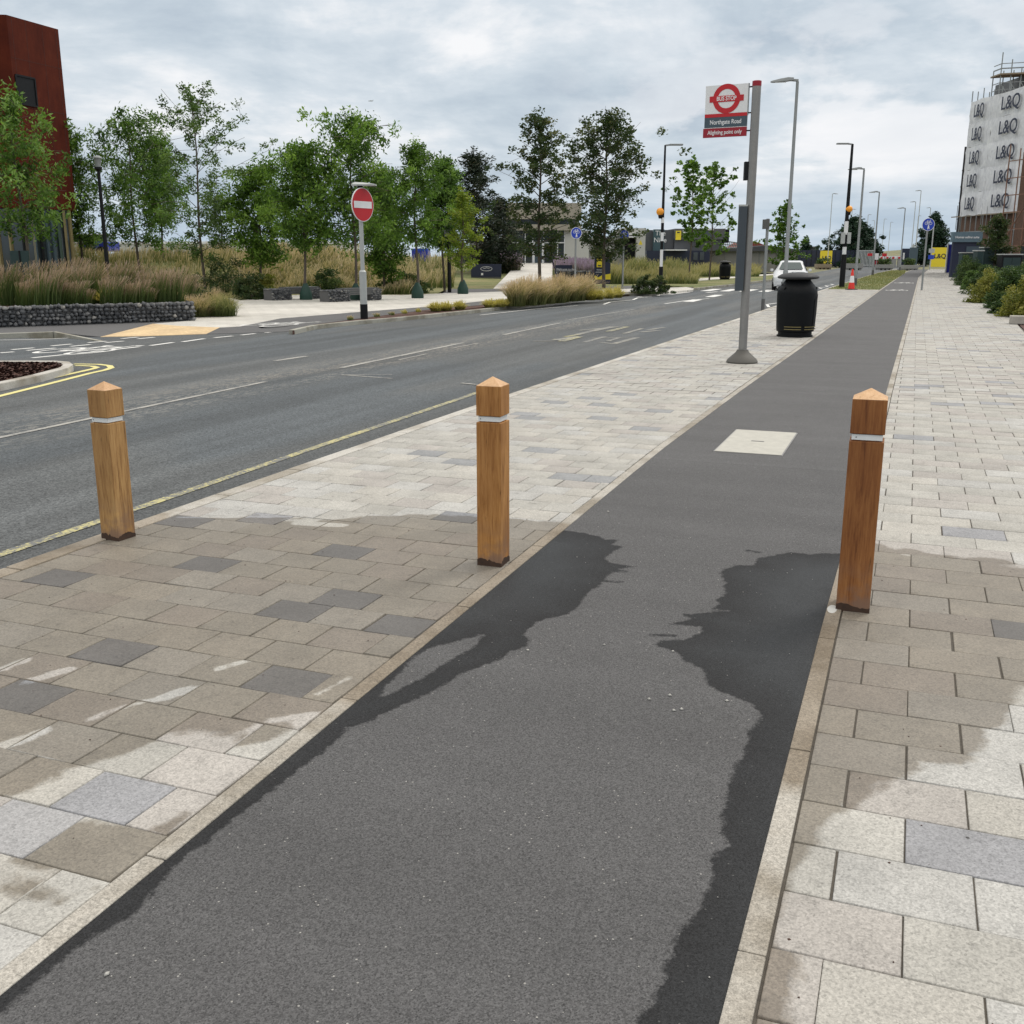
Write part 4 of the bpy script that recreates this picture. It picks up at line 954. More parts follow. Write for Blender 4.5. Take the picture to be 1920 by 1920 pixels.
L_ = [(1603, 536, 316, -1, 'grey street lamp right behind the red and white cone', 'galv'),
      (1636, 516, 359, -1, 'grey street lamp at the far end of the grass verge, dark at the foot', 'galv'),
      (1687, 508, 389, -1, 'grey street lamp near the far corner where the cycle track bends', 'galv'),
      (1706, 500, 377, -1, 'slim street lamp left of the tallest distant lamp', 'galv_l'),
      (1714, 501, 356, -1, 'tallest of the distant street lamps beside the dark conifer', 'galv_l'),
      (1551, 500, 362, 1, 'lone distant street lamp standing before the yellow hoarding panel', 'galv_l')]
for u, v, vt, s, lab, mt in L_:
    x, y = gnd(u, v); lamp(x, y, hz(vt + 2, x, y), lab, s, mt, r=.09)
for u, vt, fd, s in ((1598, 393, 230, 1), (1628, 403, 260, 1), (1658, 411, 300, 1), (1670, 417, 320, 1), (1640, 414, 310, -1), (1649, 440, 380, 1), (1745, 390, 215, -1), (1722, 405, 290, 1)):
    x, y, z = at(u, vt, fd); lamp(x, y, z, 'faint thin lamp column standing against the sky at the end of the street', s, 'galv_l', r=.12, foot=False, group='faint far lamp columns')
# dark lamp post in the grasses on the left
x, y, _ = at(205, 540, 35); H1 = hz(318, x, y)
t = empty('street_lamp', 'dark green post-top lamp among the trees on the left', 'street lamp', (x, y, 0), 0)
m = MB(); m.tube([(0, 0, 0), (0, 0, 1.3), (0, 0, H1)], [.075, .07, .05], 12); m.build('column', M['black'], t, smooth=True)
m = MB(); m.lathe([(.05, H1 - .05), (.12, H1 + .02), (.12, H1 + .08)], 16); m.build('collar', M['black'], t, smooth=True)
m = MB(); m.lathe([(.09, H1 + .08), (.11, H1 + .34), (.12, H1 + .36)], 16); m.build('lantern', M['galv'], t, smooth=True)
m = MB(); m.lathe([(.15, H1 + .36), (.13, H1 + .40), (.03, H1 + .43)], 16); m.build('lid', M['galv'], t, smooth=True)

# ------------------------------------------------------------------ zebra crossing beacons
def beacon(u, v, vt, gv, gside, lside, label, box=False, r=.095):
    x, y = gnd(u, v); h = hz(vt, x, y); t = empty('belisha_beacon', label, 'crossing beacon', (x, y, 0), YAW, 'belisha beacons at the zebra crossing')
    hs = [0] + [hz(q, x, y) for q in gv[1]] 
    for i in range(len(hs) - 1):
        m = MB(); rr = r if i == 0 else r * .72
        m.tube([(0, 0, hs[i]), (0, 0, hs[i+1])], rr, 14); m.build('band', M['black'] if i % 2 == 0 else M['white'], t, smooth=True)
    m = MB(); m.tube([(0, 0, hs[-1]), (0, 0, h)], [r * .7, r * .45], 12); m.build('column', M['black'], t, smooth=True)
    gz = hz(gv[0], x, y); s = gside
    m = MB(); K = 12; m.lathe([(.175 * math.sin(PI * i / K) + .001, gz - .175 * math.cos(PI * i / K)) for i in range(K + 1)], 20, (s * .13, 0), cap=False); m.build('globe', M['orange'], t, smooth=True)
    m = MB(); m.lathe([(.09, gz - .30), (.12, gz - .17), (.10, gz - .14)], 14, (s * .10, 0)); m.build('globe_holder', M['black'], t, smooth=True)
    m = MB(); m.bar((0, 0, h - .02), (lside * .3, 0, h + .02), .08, .07); m.build('bracket', M['galv'], t)
    m = MB(); m.box(min(lside * .2, lside * .8), -.12, h - .02, max(lside * .2, lside * .8), .12, h + .05); m.build('lantern', M['galv'], t, bevel=.02)
    if box:
        for sx in (-.17, .13):
            m = MB(); m.box(sx - .08, -.2, hz(457, x, y), sx + .10, -.02, hz(436, x, y)); m.build('floodlight', M['galv_l'], t, bevel=.01)
    return t
beacon(1238, 546, 272, (397, (500, 468, 452, 436, 418, 408)), -1, 1, 'belisha beacon with amber globe across the road behind the dark bush')
beacon(1578, 539, 270, (392, (477, 463, 440, 415)), 0.6, -1, 'belisha beacon with amber globe and twin floodlights beside the traffic cone', box=True, r=.14)

# ------------------------------------------------------------------ signs on posts
def ellipse_disc(m, y, r, z, K=32):
    m.add([(r * math.cos(2*PI*k/K), y, z + r * math.sin(2*PI*k/K)) for k in range(K)], [tuple(range(K))])
x, y = gnd(683, 597); t = empty('no_entry_sign', 'red and white no entry sign on a grey post with a black foot', 'road sign', (x, y, 0), YAW + R(57))
h = hz(356, x, y)
m = MB(); m.tube([(0, 0, .38), (0, 0, h)], .055, 14); m.build('post', M['galv_l'], t, smooth=True)
m = MB(); m.tube([(0, 0, .36), (0, 0, 1.2), (0, 0, 1.24)], [.095, .095, .06], 14); m.build('sleeve', M['galv_l'], t, smooth=True)
m = MB(); m.tube([(0, 0, -.02), (0, 0, .37)], .10, 14); m.build('foot', M['black'], t, smooth=True)
zc2 = hz(384, x, y); rr = (hz(353, x, y) - hz(415, x, y)) / 2
m = MB(); m.lathe([(rr + .012, -.012), (rr + .012, .012)], 40); o = m.build('sign_backing', M['white'], t); o.rotation_euler = (PI/2, 0, 0); o.location = (0, -.07, zc2)
m = MB(); m.lathe([(rr - .006, 0), (rr - .006, .003)], 40); q = m.build('red_disc', M['red'], o); q.location = (0, 0, .0125)
m = MB(); m.box(-rr * .84, -.085, 0, rr * .84, .085, .003); q = m.build('white_bar', M['white'], o); q.location = (0, 0, .0165)
m = MB(); m.add([(-.02, -.05, h), (.02, -.05, h), (.02, .05, h), (-.02, .05, h), (-.03, -.06, h + .1), (.03, -.06, h + .1), (.03, .06, h + .1), (-.03, .06, h + .1)], [(0,3,2,1), (4,5,6,7), (0,1,5,4), (1,2,6,5), (2,3,7,6), (3,0,4,7)]); m.build('lantern_bracket', M['black'], t)
m = MB(); m.box(-.13, -.20, h + .10, .13, .42, h + .135); m.add([(-.13, -.20, h + .135), (.13, -.20, h + .135), (.13, .42, h + .135), (-.13, .42, h + .135), (-.05, -.12, h + .19), (.05, -.12, h + .19), (.04, .1, h + .18), (-.04, .1, h + .18)], [(0,1,5,4), (1,2,6,5), (2,3,7,6), (3,0,4,7), (4,5,6,7)])
lt = m.build('lantern', M['galv_l'], t); lt.rotation_euler = (0, 0, R(-147))
def round_sign(u, v, vc, r, label, rz=0.0, pm='galv'):
    x, y = gnd(u, v); x0, y0 = x, y; t = empty('cycle_route_sign', label, 'road sign', (x, y, tz(x, y) if x < -13 else 0), YAW + rz, 'blue shared path signs')
    zc = hz(vc, x, y) - t.location.z
    m = MB(); m.tube([(0, 0, 0), (0, 0, zc + r * .9)], .045, 12); m.build('post', M[pm], t, smooth=True)
    m = MB(); m.lathe([(r, -.01), (r, .01)], 32); o = m.build('sign_plate', M['white'], t); o.rotation_euler = (PI/2, 0, 0); o.location = (0, -.06, zc)
    m = MB(); m.lathe([(r * .93, 0), (r * .93, .003)], 32); q = m.build('blue_disc', M['blue'], o); q.location = (0, 0, .0105)
    m = bike_symbol(0, 0, 0, r * 1.0, r * 1.0, 0); q = m.build('cycle_symbol', M['white'], o); q.location = (0, r * .38, .016)
    m = MB(); m.lathe([(r * .10, 0), (r * .10, .002)], 12, (r * .03, -r * .10)); m.prism([(-r * .12, -r * .75), (r * .0, -r * .75), (r*.03, -r*.45), (r * .12, -r * .75), (r * .22, -r * .72), (r * .14, -r * .22), (-r * .06, -r * .22)], 0, .002); q = m.build('walker_symbol', M['white'], o); q.location = (0, 0, .016)
    return t
round_sign(1728, 544, 421, .30, 'round blue cycle and walking sign at the edge of the cycle track, right side', 0, 'galv')
round_sign(1078, 547, 437, .26, 'round blue sign between the two dark trees across the road', R(15))
round_sign(1167, 541, 441, .26, 'round blue sign right of the second dark tree across the road', R(20))
x, y = gnd(1430, 581); t = empty('sign_post', 'slim grey post with a small sign seen edge on, at the kerb', 'sign post', (x, y, 0), YAW)
h = hz(410, x, y); m = MB(); m.tube([(0, 0, 0), (0, 0, h)], .045, 12); m.build('post', M['galv'], t, smooth=True)
m = MB(); m.tube([(0, 0, -.02), (0, 0, .33)], .055, 12); m.build('foot', M['foot'], t, smooth=True)
m = MB(); m.box(-.10, -.25, h - .30, -.055, .15, h - .02); m.build('sign_plate', M['foot'], t, bevel=.004).rotation_euler = (0, 0, R(12))
x, y = gnd(843, 548); t = empty('sign_post', 'black post with a small grey box sign beside the yellow-green tree', 'sign post', (x, y, 0), YAW)
h = hz(420, x, y); m = MB(); m.tube([(0, 0, 0), (0, 0, h)], .085, 12); m.build('post', M['black'], t, smooth=True)
m = MB(); m.box(-.20, -.16, h - .55, .12, -.03, h + .05); m.build('sign_box', M['galv'], t, bevel=.01)
x, y = gnd(1743, 506); t = empty('sign_post', 'grey post with small blue plates far down the right pavement', 'sign post', (x, y, 0), YAW)
h = hz(426, x, y); m = MB(); m.tube([(0, 0, 0), (0, 0, h)], .07, 10); m.build('post', M['galv_l'], t, smooth=True)
for q in (466, 478):
    m = MB(); m.box(-.35, -.10, hz(q + 8, x, y), .35, -.08, hz(q, x, y)); m.build('plate', M['blue'] if q == 478 else M['galv_l'], t)
x, y = gnd(1709, 499); t = empty('sign_post', 'thin pale post beside the far dark gate', 'sign post', (x, y, 0), YAW)
m = MB(); m.tube([(0, 0, 0), (0, 0, hz(457, x, y))], .08, 10); m.build('post', M['galv_l'], t, smooth=True)
m = MB(); m.box(-.2, -.12, hz(466, x, y), .2, -.1, hz(459, x, y)); m.build('plate', M['galv_l'], t)

# traffic cone
x, y = gnd(1596, 543); t = empty('traffic_cone', 'red and white traffic cone on a black base beside the black beacon post', 'traffic cone', (x, y, 0), YAW)
m = MB(); m.box(-.24, -.24, 0, .24, .24, .035); m.build('base', M['black'], t, bevel=.01)
hc = .98
def crad(z): return .165 - .125 * z / hc
for a, b, mt in ((.035, .34, 'cone_red'), (.34, .66, 'white'), (.66, .98, 'cone_red')):
    m = MB(); m.lathe([(crad(a), a), (crad(b), b)], 24); m.build('band', M[mt], t, smooth=True)

# ------------------------------------------------------------------ car
def car(x, y, rz, label):
    t = empty('car', label, 'car', (x, y, -.10), rz)
    pb = plain('car_silver_white_paint', (0.62, 0.64, 0.66), 0.25, 0.1, var=.04); gl = NT('windscreen').set((0.06, 0.085, 0.085), 0.25, spec=0.35)
    # front at -Y ; sections along y: (y, half width, z bottom, z shoulder, z top, half width of top)
    S = [(-2.08, .62, .30, .52, .56, .55), (-2.0, .80, .22, .62, .70, .70), (-1.6, .87, .20, .70, .84, .72), (-1.1, .88, .20, .78, .93, .70), (-.85, .88, .20, .86, 1.00, .68),
         (-.25, .88, .20, .90, 1.38, .56), (.25, .88, .20, .91, 1.47, .55), (1.0, .88, .20, .92, 1.46, .55), (1.6, .87, .22, .92, 1.30, .56), (1.98, .82, .26, .90, 1.0, .62), (2.1, .70, .34, .80, .84, .58)]
    b = MB(); vs = []
    for yy, hw, zb_, zs, zt_, tw in S:
        vs += [(-hw * .93, yy, zb_), (-hw, yy, (zb_ + zs) / 2), (-hw * .98, yy, zs), (-tw, yy, zt_ - .03), (-tw * .8, yy, zt_), (tw * .8, yy, zt_), (tw, yy, zt_ - .03), (hw * .98, yy, zs), (hw, yy, (zb_ + zs) / 2), (hw * .93, yy, zb_)]
    b.add(vs, [(10*i + k, 10*i + (k+1) % 10, 10*i + 10 + (k+1) % 10, 10*i + 10 + k) for i in range(len(S)-1) for k in range(10)] + [tuple(range(10)), tuple(range(100, 110))[::-1]])
    body = b.build('body', pb, t, smooth=True)
    m = MB(); m.quad((-.60, -.86, 1.045), (.60, -.86, 1.045), (.45, -.31, 1.385), (-.45, -.31, 1.385)); m.build('windscreen', gl, body)
    for s in (-1, 1):
        m = MB(); m.quad((s * .86, -.50, .97), (s * .86, 1.1, .97), (s * .60, .90, 1.37), (s * .60, -.05, 1.37)); m.build('side_window', gl, body)
        m = MB(); m.box(min(s*.88, s*1.03), -.62, .93, max(s*.88, s*1.03), -.50, 1.06); m.build('wing_mirror', pb, t, bevel=.03)
        m = MB(); m.add([(s * .40, -2.05, .56), (s * .74, -1.99, .58), (s * .79, -1.75, .70), (s * .46, -1.93, .67), (s * .40, -2.08, .56), (s * .75, -2.03, .58), (s * .80, -1.77, .72), (s * .46, -1.97, .70)], [(4,5,6,7), (0,1,5,4), (1,2,6,5), (2,3,7,6), (3,0,4,7)]); m.build('headlight', M['white_band'], t)
    m = MB(); m.box(-.42, -2.10, .30, .42, -2.075, .44); m.box(-.34, -2.10, .50, .34, -2.06, .56); m.build('grille', M['black'], t)
    m = MB(); m.box(-.26, -2.125, .36, .26, -2.105, .46); m.build('number_plate', M['white'], t)
    for s in (-1, 1):
        for yy in (-1.32, 1.35):
            w_ = MB(); w_.lathe([(.16, -.10), (.29, -.10), (.31, -.08), (.31, .08), (.29, .10), (.16, .10)], 24); w = w_.build('wheel', M['black'], t, smooth=True); w.rotation_euler = (0, PI/2, 0); w.location = (s * .80, yy, .31)
            r_ = MB(); r_.lathe([(.19, -.101), (.19, .101)], 16); r_.build('rim', M['galv_l'], w)
    return t
cx_, cy_ = gnd(1472, 545, -.1)
car(cx_, cy_ + 2.1, R(6), 'silver white car coming up the road towards the zebra crossing')

# ------------------------------------------------------------------ trees and shrubs
def leaves(cen, n_per, rad, size, rg, flat=0.75, droop=0.0, aspect=0.5, clump=0.35, vbase=0.45):
    "leaf-sized faces scattered round clump centres (N,3); returns verts, quads, v attribute"
    cen = np.asarray(cen, float); N = len(cen); idx = np.repeat(np.arange(N), n_per); n = len(idx)
    off = rg.normal(0, 1, (n, 3)); off /= (np.linalg.norm(off, axis=1, keepdims=True) + 1e-9); off *= (rg.random((n, 1)) ** 0.5)
    r = np.broadcast_to(rad, N)[idx][:, None]
    p = cen[idx] + off * r * np.array([1, 1, flat])
    if droop: p[:, 2] -= droop * rg.random(n) ** 1.5 * r[:, 0] * 1.6
    d = rg.normal(0, 1, (n, 3)); d[:, 2] = d[:, 2] * 0.5 - droop * 1.3; d /= np.linalg.norm(d, axis=1, keepdims=True)
    q = rg.normal(0, 1, (n, 3)); s = np.cross(d, q); s /= (np.linalg.norm(s, axis=1, keepdims=True) + 1e-9)
    L = size * rg.uniform(0.6, 1.25, (n, 1)); W = L * aspect
    V = np.stack([p - d * L * .5, p + s * W * .5, p + d * L * .5, p - s * W * .5], 1).reshape(-1, 3)
    F = np.arange(n * 4).reshape(-1, 4)
    cv = rg.normal(0, clump * .5, N)
    v = np.clip(vbase + cv[idx] + rg.normal(0, .16, n), 0, 1)
    return V, F, np.repeat(v, 4)
def tree(x, y, h, label, R_, cb=0.3, lf='lf_green', prof=None, nb=26, size=.11, n_per=46, crad=.34, seed=1, droop=0.0, up=0.35, tr=.055, name='broadleaf_tree', group='young street trees', cat='tree', z=None, lean=(0, 0), wind=0.0, bag=False, dens=1.0, clump=.35, trunk_mat='bark', asp=.5, kmin=.25, sk=1.0, vb=.45):
    rg = np.random.default_rng(seed); z0 = tz(x, y) if z is None else z
    if z0 < -.15: z0 = 0.0
    t = empty(name, label, cat, (x, y, z0), 0, group)
    h = h - z0
    prof = prof or [(0, .55), (.15, .9), (.4, 1.0), (.65, .72), (.85, .42), (1.0, .08)]
    m = MB(); K = 9
    def tp(s): return np.array([lean[0] * s * s * h + .04 * math.sin(s * 9 + seed), lean[1] * s * s * h + .04 * math.cos(s * 7 + seed), s * h])
    m.tube([tp(i / K * .93) for i in range(K + 1)], [tr * (1 - .82 * i / K) + .006 for i in range(K + 1)], 8)
    cen = []
    for b in range(nb):
        s = cb + (0.97 - cb) * ((b + rg.uniform(-.3, .3)) / nb); s = min(max(s, cb), .97); f = (s - cb) / (1 - cb)
        L = R_ * np.interp(f, *zip(*prof)) * rg.uniform(.62, 1.12)
        a = b * 2.39996 + rg.normal(0, .35); st = s - .10 * (1 - f) * L / max(h, 1)
        p0 = tp(max(st - .03, .05)); dirv = np.array([math.cos(a), math.sin(a), up + .5 * f])
        pts = [p0]; ns = 5
        for i in range(1, ns + 1):
            q = i / ns; w = np.array([wind * q * L * .5, 0, 0])
            e = np.array([math.cos(a + .25 * math.sin(b + q * 3)), math.sin(a + .25 * math.sin(b + q * 3)), 0]) * L * q
            zz = L * (up + .5 * f) * q - droop * L * q * q * .55
            pts.append(p0 + e + w * RT + np.array([0, 0, zz]))
        m.tube(pts, [max(.006, tr * .36 * (1 - f * .5) * (1 - .8 * i / ns)) for i in range(ns + 1)], 5)
        nc = max(2, int(round(dens * (2 + 5.2 * L / max(R_, .1)))))
        for c in range(nc):
            q = kmin + (1 - kmin) * (c + rg.random()) / nc; i = min(int(q * ns), ns - 1); u = q * ns - i
            p = pts[i] * (1 - u) + pts[i+1] * u; j = rg.normal(0, .17 * L * (0.4 + q), 3); j[2] *= .6
            cen.append(p + j)
            if rg.random() < .35: m.tube([p, p + j], [.009, .005], 4, cap=False)
    for q in np.linspace(.86, 1.0, 4): cen.append(tp(q * .985) + rg.normal(0, .04 * h * (1.02 - q), 3))
    m.build('trunk', M[trunk_mat], t, smooth=True)
    V, F, v = leaves(cen, n_per, crad * rg.uniform(.6, 1.15, len(cen)) * sk, size, rg, droop=droop, clump=clump, aspect=asp, vbase=vb)
    me = npmesh('crown', V, F); set_attr(me, 'v', v); link('crown', me, M[lf], t)
    if bag:
        m = MB(); m.lathe([(.20, -.01), (.22, .05), (.21, .25), (.14, .45), (.07, .60), (.06, .62)], 14); o = m.build('watering_bag', M['bag'], t, smooth=True); o.scale = (1.15, .9, 1)
    return t
M['bag'] = plain('green_watering_bag', (0.010, 0.045, 0.032), 0.6, var=.3, scale=14)
def T(u, v, vt, hw, label, fd=None, **k):
    if fd is None: x, y = gnd(u, v)
    else: x, y, _ = at(u, v, fd)
    f = fdist(x, y); wf = 1.28 if k.get('droop', 0) > .3 else 1.25; tree(x, y, hz(vt, x, y), label, wf * hw * f / 1982, **k)
DRO = dict(droop=.6, up=.36, size=.18, asp=.34, crad=.38, n_per=46, nb=38, dens=1.2, clump=.6, vb=.52, prof=[(0, .5), (.15, .82), (.4, 1.0), (.62, .95), (.8, .7), (.92, .42), (1, .12)])
T(58, 552, 152, 76, 'wind-blown green tree standing before the rust-red building', fd=34, lf='lf_green', seed=11, cb=.38, wind=.5, **{**DRO, 'dens': .8, 'nb': 30, 'n_per': 44, 'prof': [(0, .5), (.15, .85), (.4, 1.0), (.6, .72), (.8, .34), (1, .06)]})
T(158, 540, 225, 30, 'narrow green tree just right of the rust-red building', fd=48, lf='lf_green', seed=12, cb=.30, wind=.3, **{**DRO, 'nb': 26, 'dens': .9})
T(262, 532, 205, 88, 'broad green tree right of the dark post-top lamp', fd=47, lf='lf_green', seed=13, cb=.30, wind=.2, **DRO)
T(310, 526, 250, 42, 'green tree crowded behind the broad one, left of the tall airy tree', fd=55, lf='lf_green', seed=23, cb=.36, **DRO)
T(384, 543, 158, 82, 'tall airy tree with an open crown and one long limb reaching right', fd=43, lf='lf_grey', seed=14, cb=.20, droop=.15, up=.55, size=.13, asp=.45, crad=.30, n_per=42, nb=34, dens=1.0, wind=.7, prof=[(0, .35), (.2, .6), (.45, .95), (.6, 1.05), (.75, .75), (.9, .5), (1, .15)])
T(420, 515, 365, 34, 'small thin yellowish tree behind the tall airy one', fd=60, lf='lf_grey', seed=15, cb=.28, nb=18, n_per=30, crad=.4, size=.16)
T(492, 545, 306, 52, 'low rounded green tree left of the first bench', fd=44, lf='lf_bright', seed=16, cb=.32, **DRO)
T(574, 562, 262, 62, 'green tree with a watering bag beside the first stone bench', lf='lf_bright', seed=17, cb=.40, bag=True, **DRO)
T(668, 562, 203, 80, 'tallest weeping green tree directly behind the no entry sign', lf='lf_bright', seed=18, cb=.36, bag=True, wind=.1, **DRO)
T(722, 540, 310, 36, 'weeping green tree filling the gap right of the no entry sign', fd=46, lf='lf_bright', seed=28, cb=.22, **DRO)
T(783, 559, 254, 48, 'slender green tree with a bare lower trunk and green watering bag', lf='lf_bright', seed=19, cb=.40, bag=True, droop=.5, up=.42, size=.13, asp=.38, crad=.30, n_per=56, nb=30, dens=1.2)
T(832, 540, 287, 36, 'dark green tree behind the black sign post', fd=48, lf='lf_green', seed=20, cb=.40, **DRO)
T(868, 551, 352, 34, 'small yellow-green tree with a watering bag at its foot', lf='lf_yellow', seed=21, cb=.28, bag=True, nb=24, n_per=44, crad=.26, size=.11)
PINE = [(0, .75), (.25, 1.0), (.5, .7), (.75, .38), (1, .06)]
T(893, 508, 280, 62, 'dark pine tree left of the glass building', fd=70, lf='lf_pine', seed=31, cb=.10, name='pine_tree', group=None, prof=PINE, nb=44, n_per=60, crad=.55, size=.26, asp=.28, up=.5, dens=1.0, lean=(-.03, 0))
T(935, 505, 370, 38, 'lower dark pine leaning towards the glass building entrance', fd=72, lf='lf_pine', seed=32, cb=.08, name='pine_tree', group=None, prof=PINE, nb=30, n_per=60, crad=.55, size=.26, asp=.28, up=.3)
OAK = dict(lf='lf_oak', droop=.05, up=.30, size=.17, asp=.55, n_per=40, group='dark oaks across the road')
T(1011, 531, 202, 66, 'tall narrow dark oak before the glass building entrance', fd=58, seed=33, cb=.20, crad=.36, nb=44, dens=1.15, prof=[(0, .6), (.18, .95), (.4, 1.0), (.55, .95), (.66, .6), (.8, .42), (.9, .35), (1, .1)], tr=.10, **OAK)
T(1132, 541, 218, 76, 'fuller dark oak standing beside the navy and yellow totem', seed=34, cb=.22, crad=.38, nb=50, dens=1.25, prof=[(0, .45), (.2, .75), (.42, 1.0), (.6, .95), (.8, .75), (1, .35)], tr=.09, **OAK)
MAP_ = dict(lf='lf_bright', up=.75, size=.22, asp=.75, n_per=17, crad=.26, nb=24, dens=.9, z=0.0, group='young maples across the road')
T(1293, 530, 293, 38, 'left young maple with sparse leaves across the road', seed=35, cb=.32, **MAP_)
T(1331, 525, 303, 46, 'right young maple with sparse leaves, bushier, across the road', seed=36, cb=.24, **MAP_)
T(1466, 507, 376, 33, 'young pyramid-shaped maple behind the near grey lamp', fd=100, seed=37, cb=.12, lf='lf_bright', up=.6, size=.26, asp=.7, n_per=20, crad=.36, nb=30, z=0.0, prof=[(0, .9), (.3, 1.0), (.6, .6), (1, .08)], group='young maples across the road')
CON = [(0, 1.0), (.1, 1.0), (.4, .82), (.7, .48), (1, .03)]
T(1597, 498, 408, 41, 'broad dark evergreen behind the black beacon post', fd=175, lf='lf_conifer', seed=41, cb=.02, name='evergreen_tree', group='dark evergreens at the end of the street', prof=CON, nb=60, n_per=60, crad=.9, size=.50, asp=.4, up=.12, tr=.2, z=0.0)
T(1622, 498, 428, 22, 'lower dark evergreen right of the broad one', fd=178, lf='lf_conifer', seed=43, cb=.02, name='evergreen_tree', group='dark evergreens at the end of the street', prof=CON, nb=36, n_per=50, crad=.8, size=.50, asp=.4, up=.12, tr=.2, z=0.0)
T(1746, 498, 399, 30, 'dark evergreen behind the yellow hoarding panel on the right', fd=190, lf='lf_conifer', seed=42, cb=.02, name='evergreen_tree', group='dark evergreens at the end of the street', prof=CON, nb=56, n_per=60, crad=.9, size=.50, asp=.4, up=.15, tr=.2, z=0.0)
T(1508, 492, 449, 10, 'tiny dark tree on the skyline above the navy fence', fd=185, lf='lf_conifer', seed=44, cb=.05, name='evergreen_tree', group=None, prof=CON, nb=20, n_per=30, crad=.6, size=.5, z=0.0)
T(1862, 520, 402, 26, 'small green tree among the cabinets beneath the scaffolding', fd=60, lf='lf_oak', seed=45, cb=.35, nb=26, n_per=40, crad=.3, size=.14, z=0.0, group=None)

def shrub(x, y, w, h, label, lf='lf_shrub', seed=1, n=90, size=.07, group=None, z=None, n_per=70, name='shrub', depth=None, vb=.45):
    rg = np.random.default_rng(seed); z0 = (tz(x, y) if z is None else z); z0 = 0 if z0 < -.15 else z0
    t = empty(name, label, 'shrub', (x, y, z0), 0, group); depth = depth or w
    a = rg.uniform(0, 2*PI, n); q = rg.uniform(-.1, 1, n); rr = rg.random(n) ** .4
    k = np.sqrt(np.clip(1 - (q * .92) ** 2, .05, 1)) * rr * (1 + .22 * np.sin(3 * a + seed) + .15 * np.sin(5 * a))
    cen = np.stack([np.cos(a) * k * w / 2, np.sin(a) * k * depth / 2, np.clip(q, 0.03, 1) * h * (.82 + .18 * np.sin(2 * a + seed))], 1)
    V, F, v = leaves(cen, n_per, min(w, h) * .17, size, rg, clump=.3, aspect=.55, vbase=vb)
    V[:, 2] = np.maximum(V[:, 2], .005)
    me = npmesh('foliage', V, F); set_attr(me, 'v', v); link('foliage', me, M[lf], t)
    m = MB()
    for i in range(7):
        e = cen[i * 3] * .8; m.tube([(0, 0, 0), (e[0] * .5, e[1] * .5, e[2] * .6), tuple(e)], [.015, .01, .005], 5)
    m.build('stem', M['bark'], t)
    return t
x, y = gnd(1210, 551); shrub(x + .1, y + .3, 1.65, .80, 'round dark green bush in front of the left belisha beacon', 'lf_oak', 51, n=110, size=.08)
# hedge along the right-hand pavement: each bush its own
HB = [(1895, 33, 75, 500, 'lf_shrub', 'large dark green hedge bush overhanging the right pavement'),
      (1855, 37, 62, 508, 'lf_ysh', 'yellowish hedge bush left of the large dark one'),
      (1848, 45, 60, 498, 'lf_shrub', 'dark hedge bush behind the yellowish one'),
      (1945, 28, 110, 512, 'lf_ysh', 'pale green hedge bush cut by the right edge of the view'),
      (1880, 42, 90, 494, 'lf_shrub', 'broad hedge bush in front of the large green cabinet'),
      (1824, 52, 36, 508, 'lf_grey', 'low grey-green hedge bush beside the two small stone blocks'),
      (1820, 59, 50, 486, 'lf_shrub', 'dark green hedge bush before the far cabinet'),
      (1808, 70, 36, 480, 'lf_shrub', 'farthest hedge bush beside the blue hoarding'),
      (1925, 40, 110, 488, 'lf_shrub', 'back row green hedge bush under the brick block'),
      (1900, 29.5, 50, 545, 'lf_shrub', 'low dark hedge bush beside the long flat slab')]
for i, (u, fd, wp, vt, lf, lab) in enumerate(HB):
    x, y, _ = at(u, 520, fd); w = wp / 1982 * fd; shrub(x, y, w, hz(vt, x, y), lab, lf, 60 + i, n=130, size=.075, n_per=70, group='hedge bushes along the right pavement', z=0.0, depth=max(w, 1.6))
# yellow tufts and feather grasses
def tuft(x, y, w, h, label, mat, n, seed, cat='grass clump', name='grass_clump', group=None, wid=.012, spread=.5, lean=(0, 0), z=0.0, v0=0.0, v1=1.0, tip=.25, curve=.6, sag=.25):
    rg = np.random.default_rng(seed); a = rg.uniform(0, 2*PI, n); r = np.sqrt(rg.random(n)) * w * (.32 if spread < .6 else .28)
    p = np.stack([np.cos(a) * r, np.sin(a) * r, np.zeros(n)], 1)
    V, F, v = blade_patch(p, h, wid, lean, spread, v0, v1, curve, .16, seed, tip, sag); V[:, 2] = np.maximum(V[:, 2], .01)
    me = npmesh(name, V, F); set_attr(me, 'v', v); o = link(name, me, M[mat]); o.location = (x, y, z)
    return tag(o, label, cat, group)
FGL = ['leftmost feather grass clump of the row', 'second feather grass clump of the row from the left', 'third feather grass clump of the row from the left', 'fourth feather grass clump of the row from the left', 'fifth feather grass clump of the row, below the oak trunk', 'sixth feather grass clump of the row from the left', 'seventh feather grass clump of the row from the left', 'second last feather grass clump of the row', 'rightmost feather grass clump of the row']
a0 = np.array(gnd(966, 575)); a1 = np.array(gnd(1092, 563))
for i in range(9):
    p = a0 + (a1 - a0) * i / 8 + rng.normal(0, .06, 2)
    tuft(p[0], p[1] + .3, 1.0, 1.02 + .14 * math.sin(i * 1.9), FGL[i] + ' on the planting strip', 'gr_feather', 760, 80 + i, group='feather grasses on the kerbside strip', wid=.018, spread=.72, lean=(.06, .04), z=-.01, tip=.35, sag=.34, curve=.7)
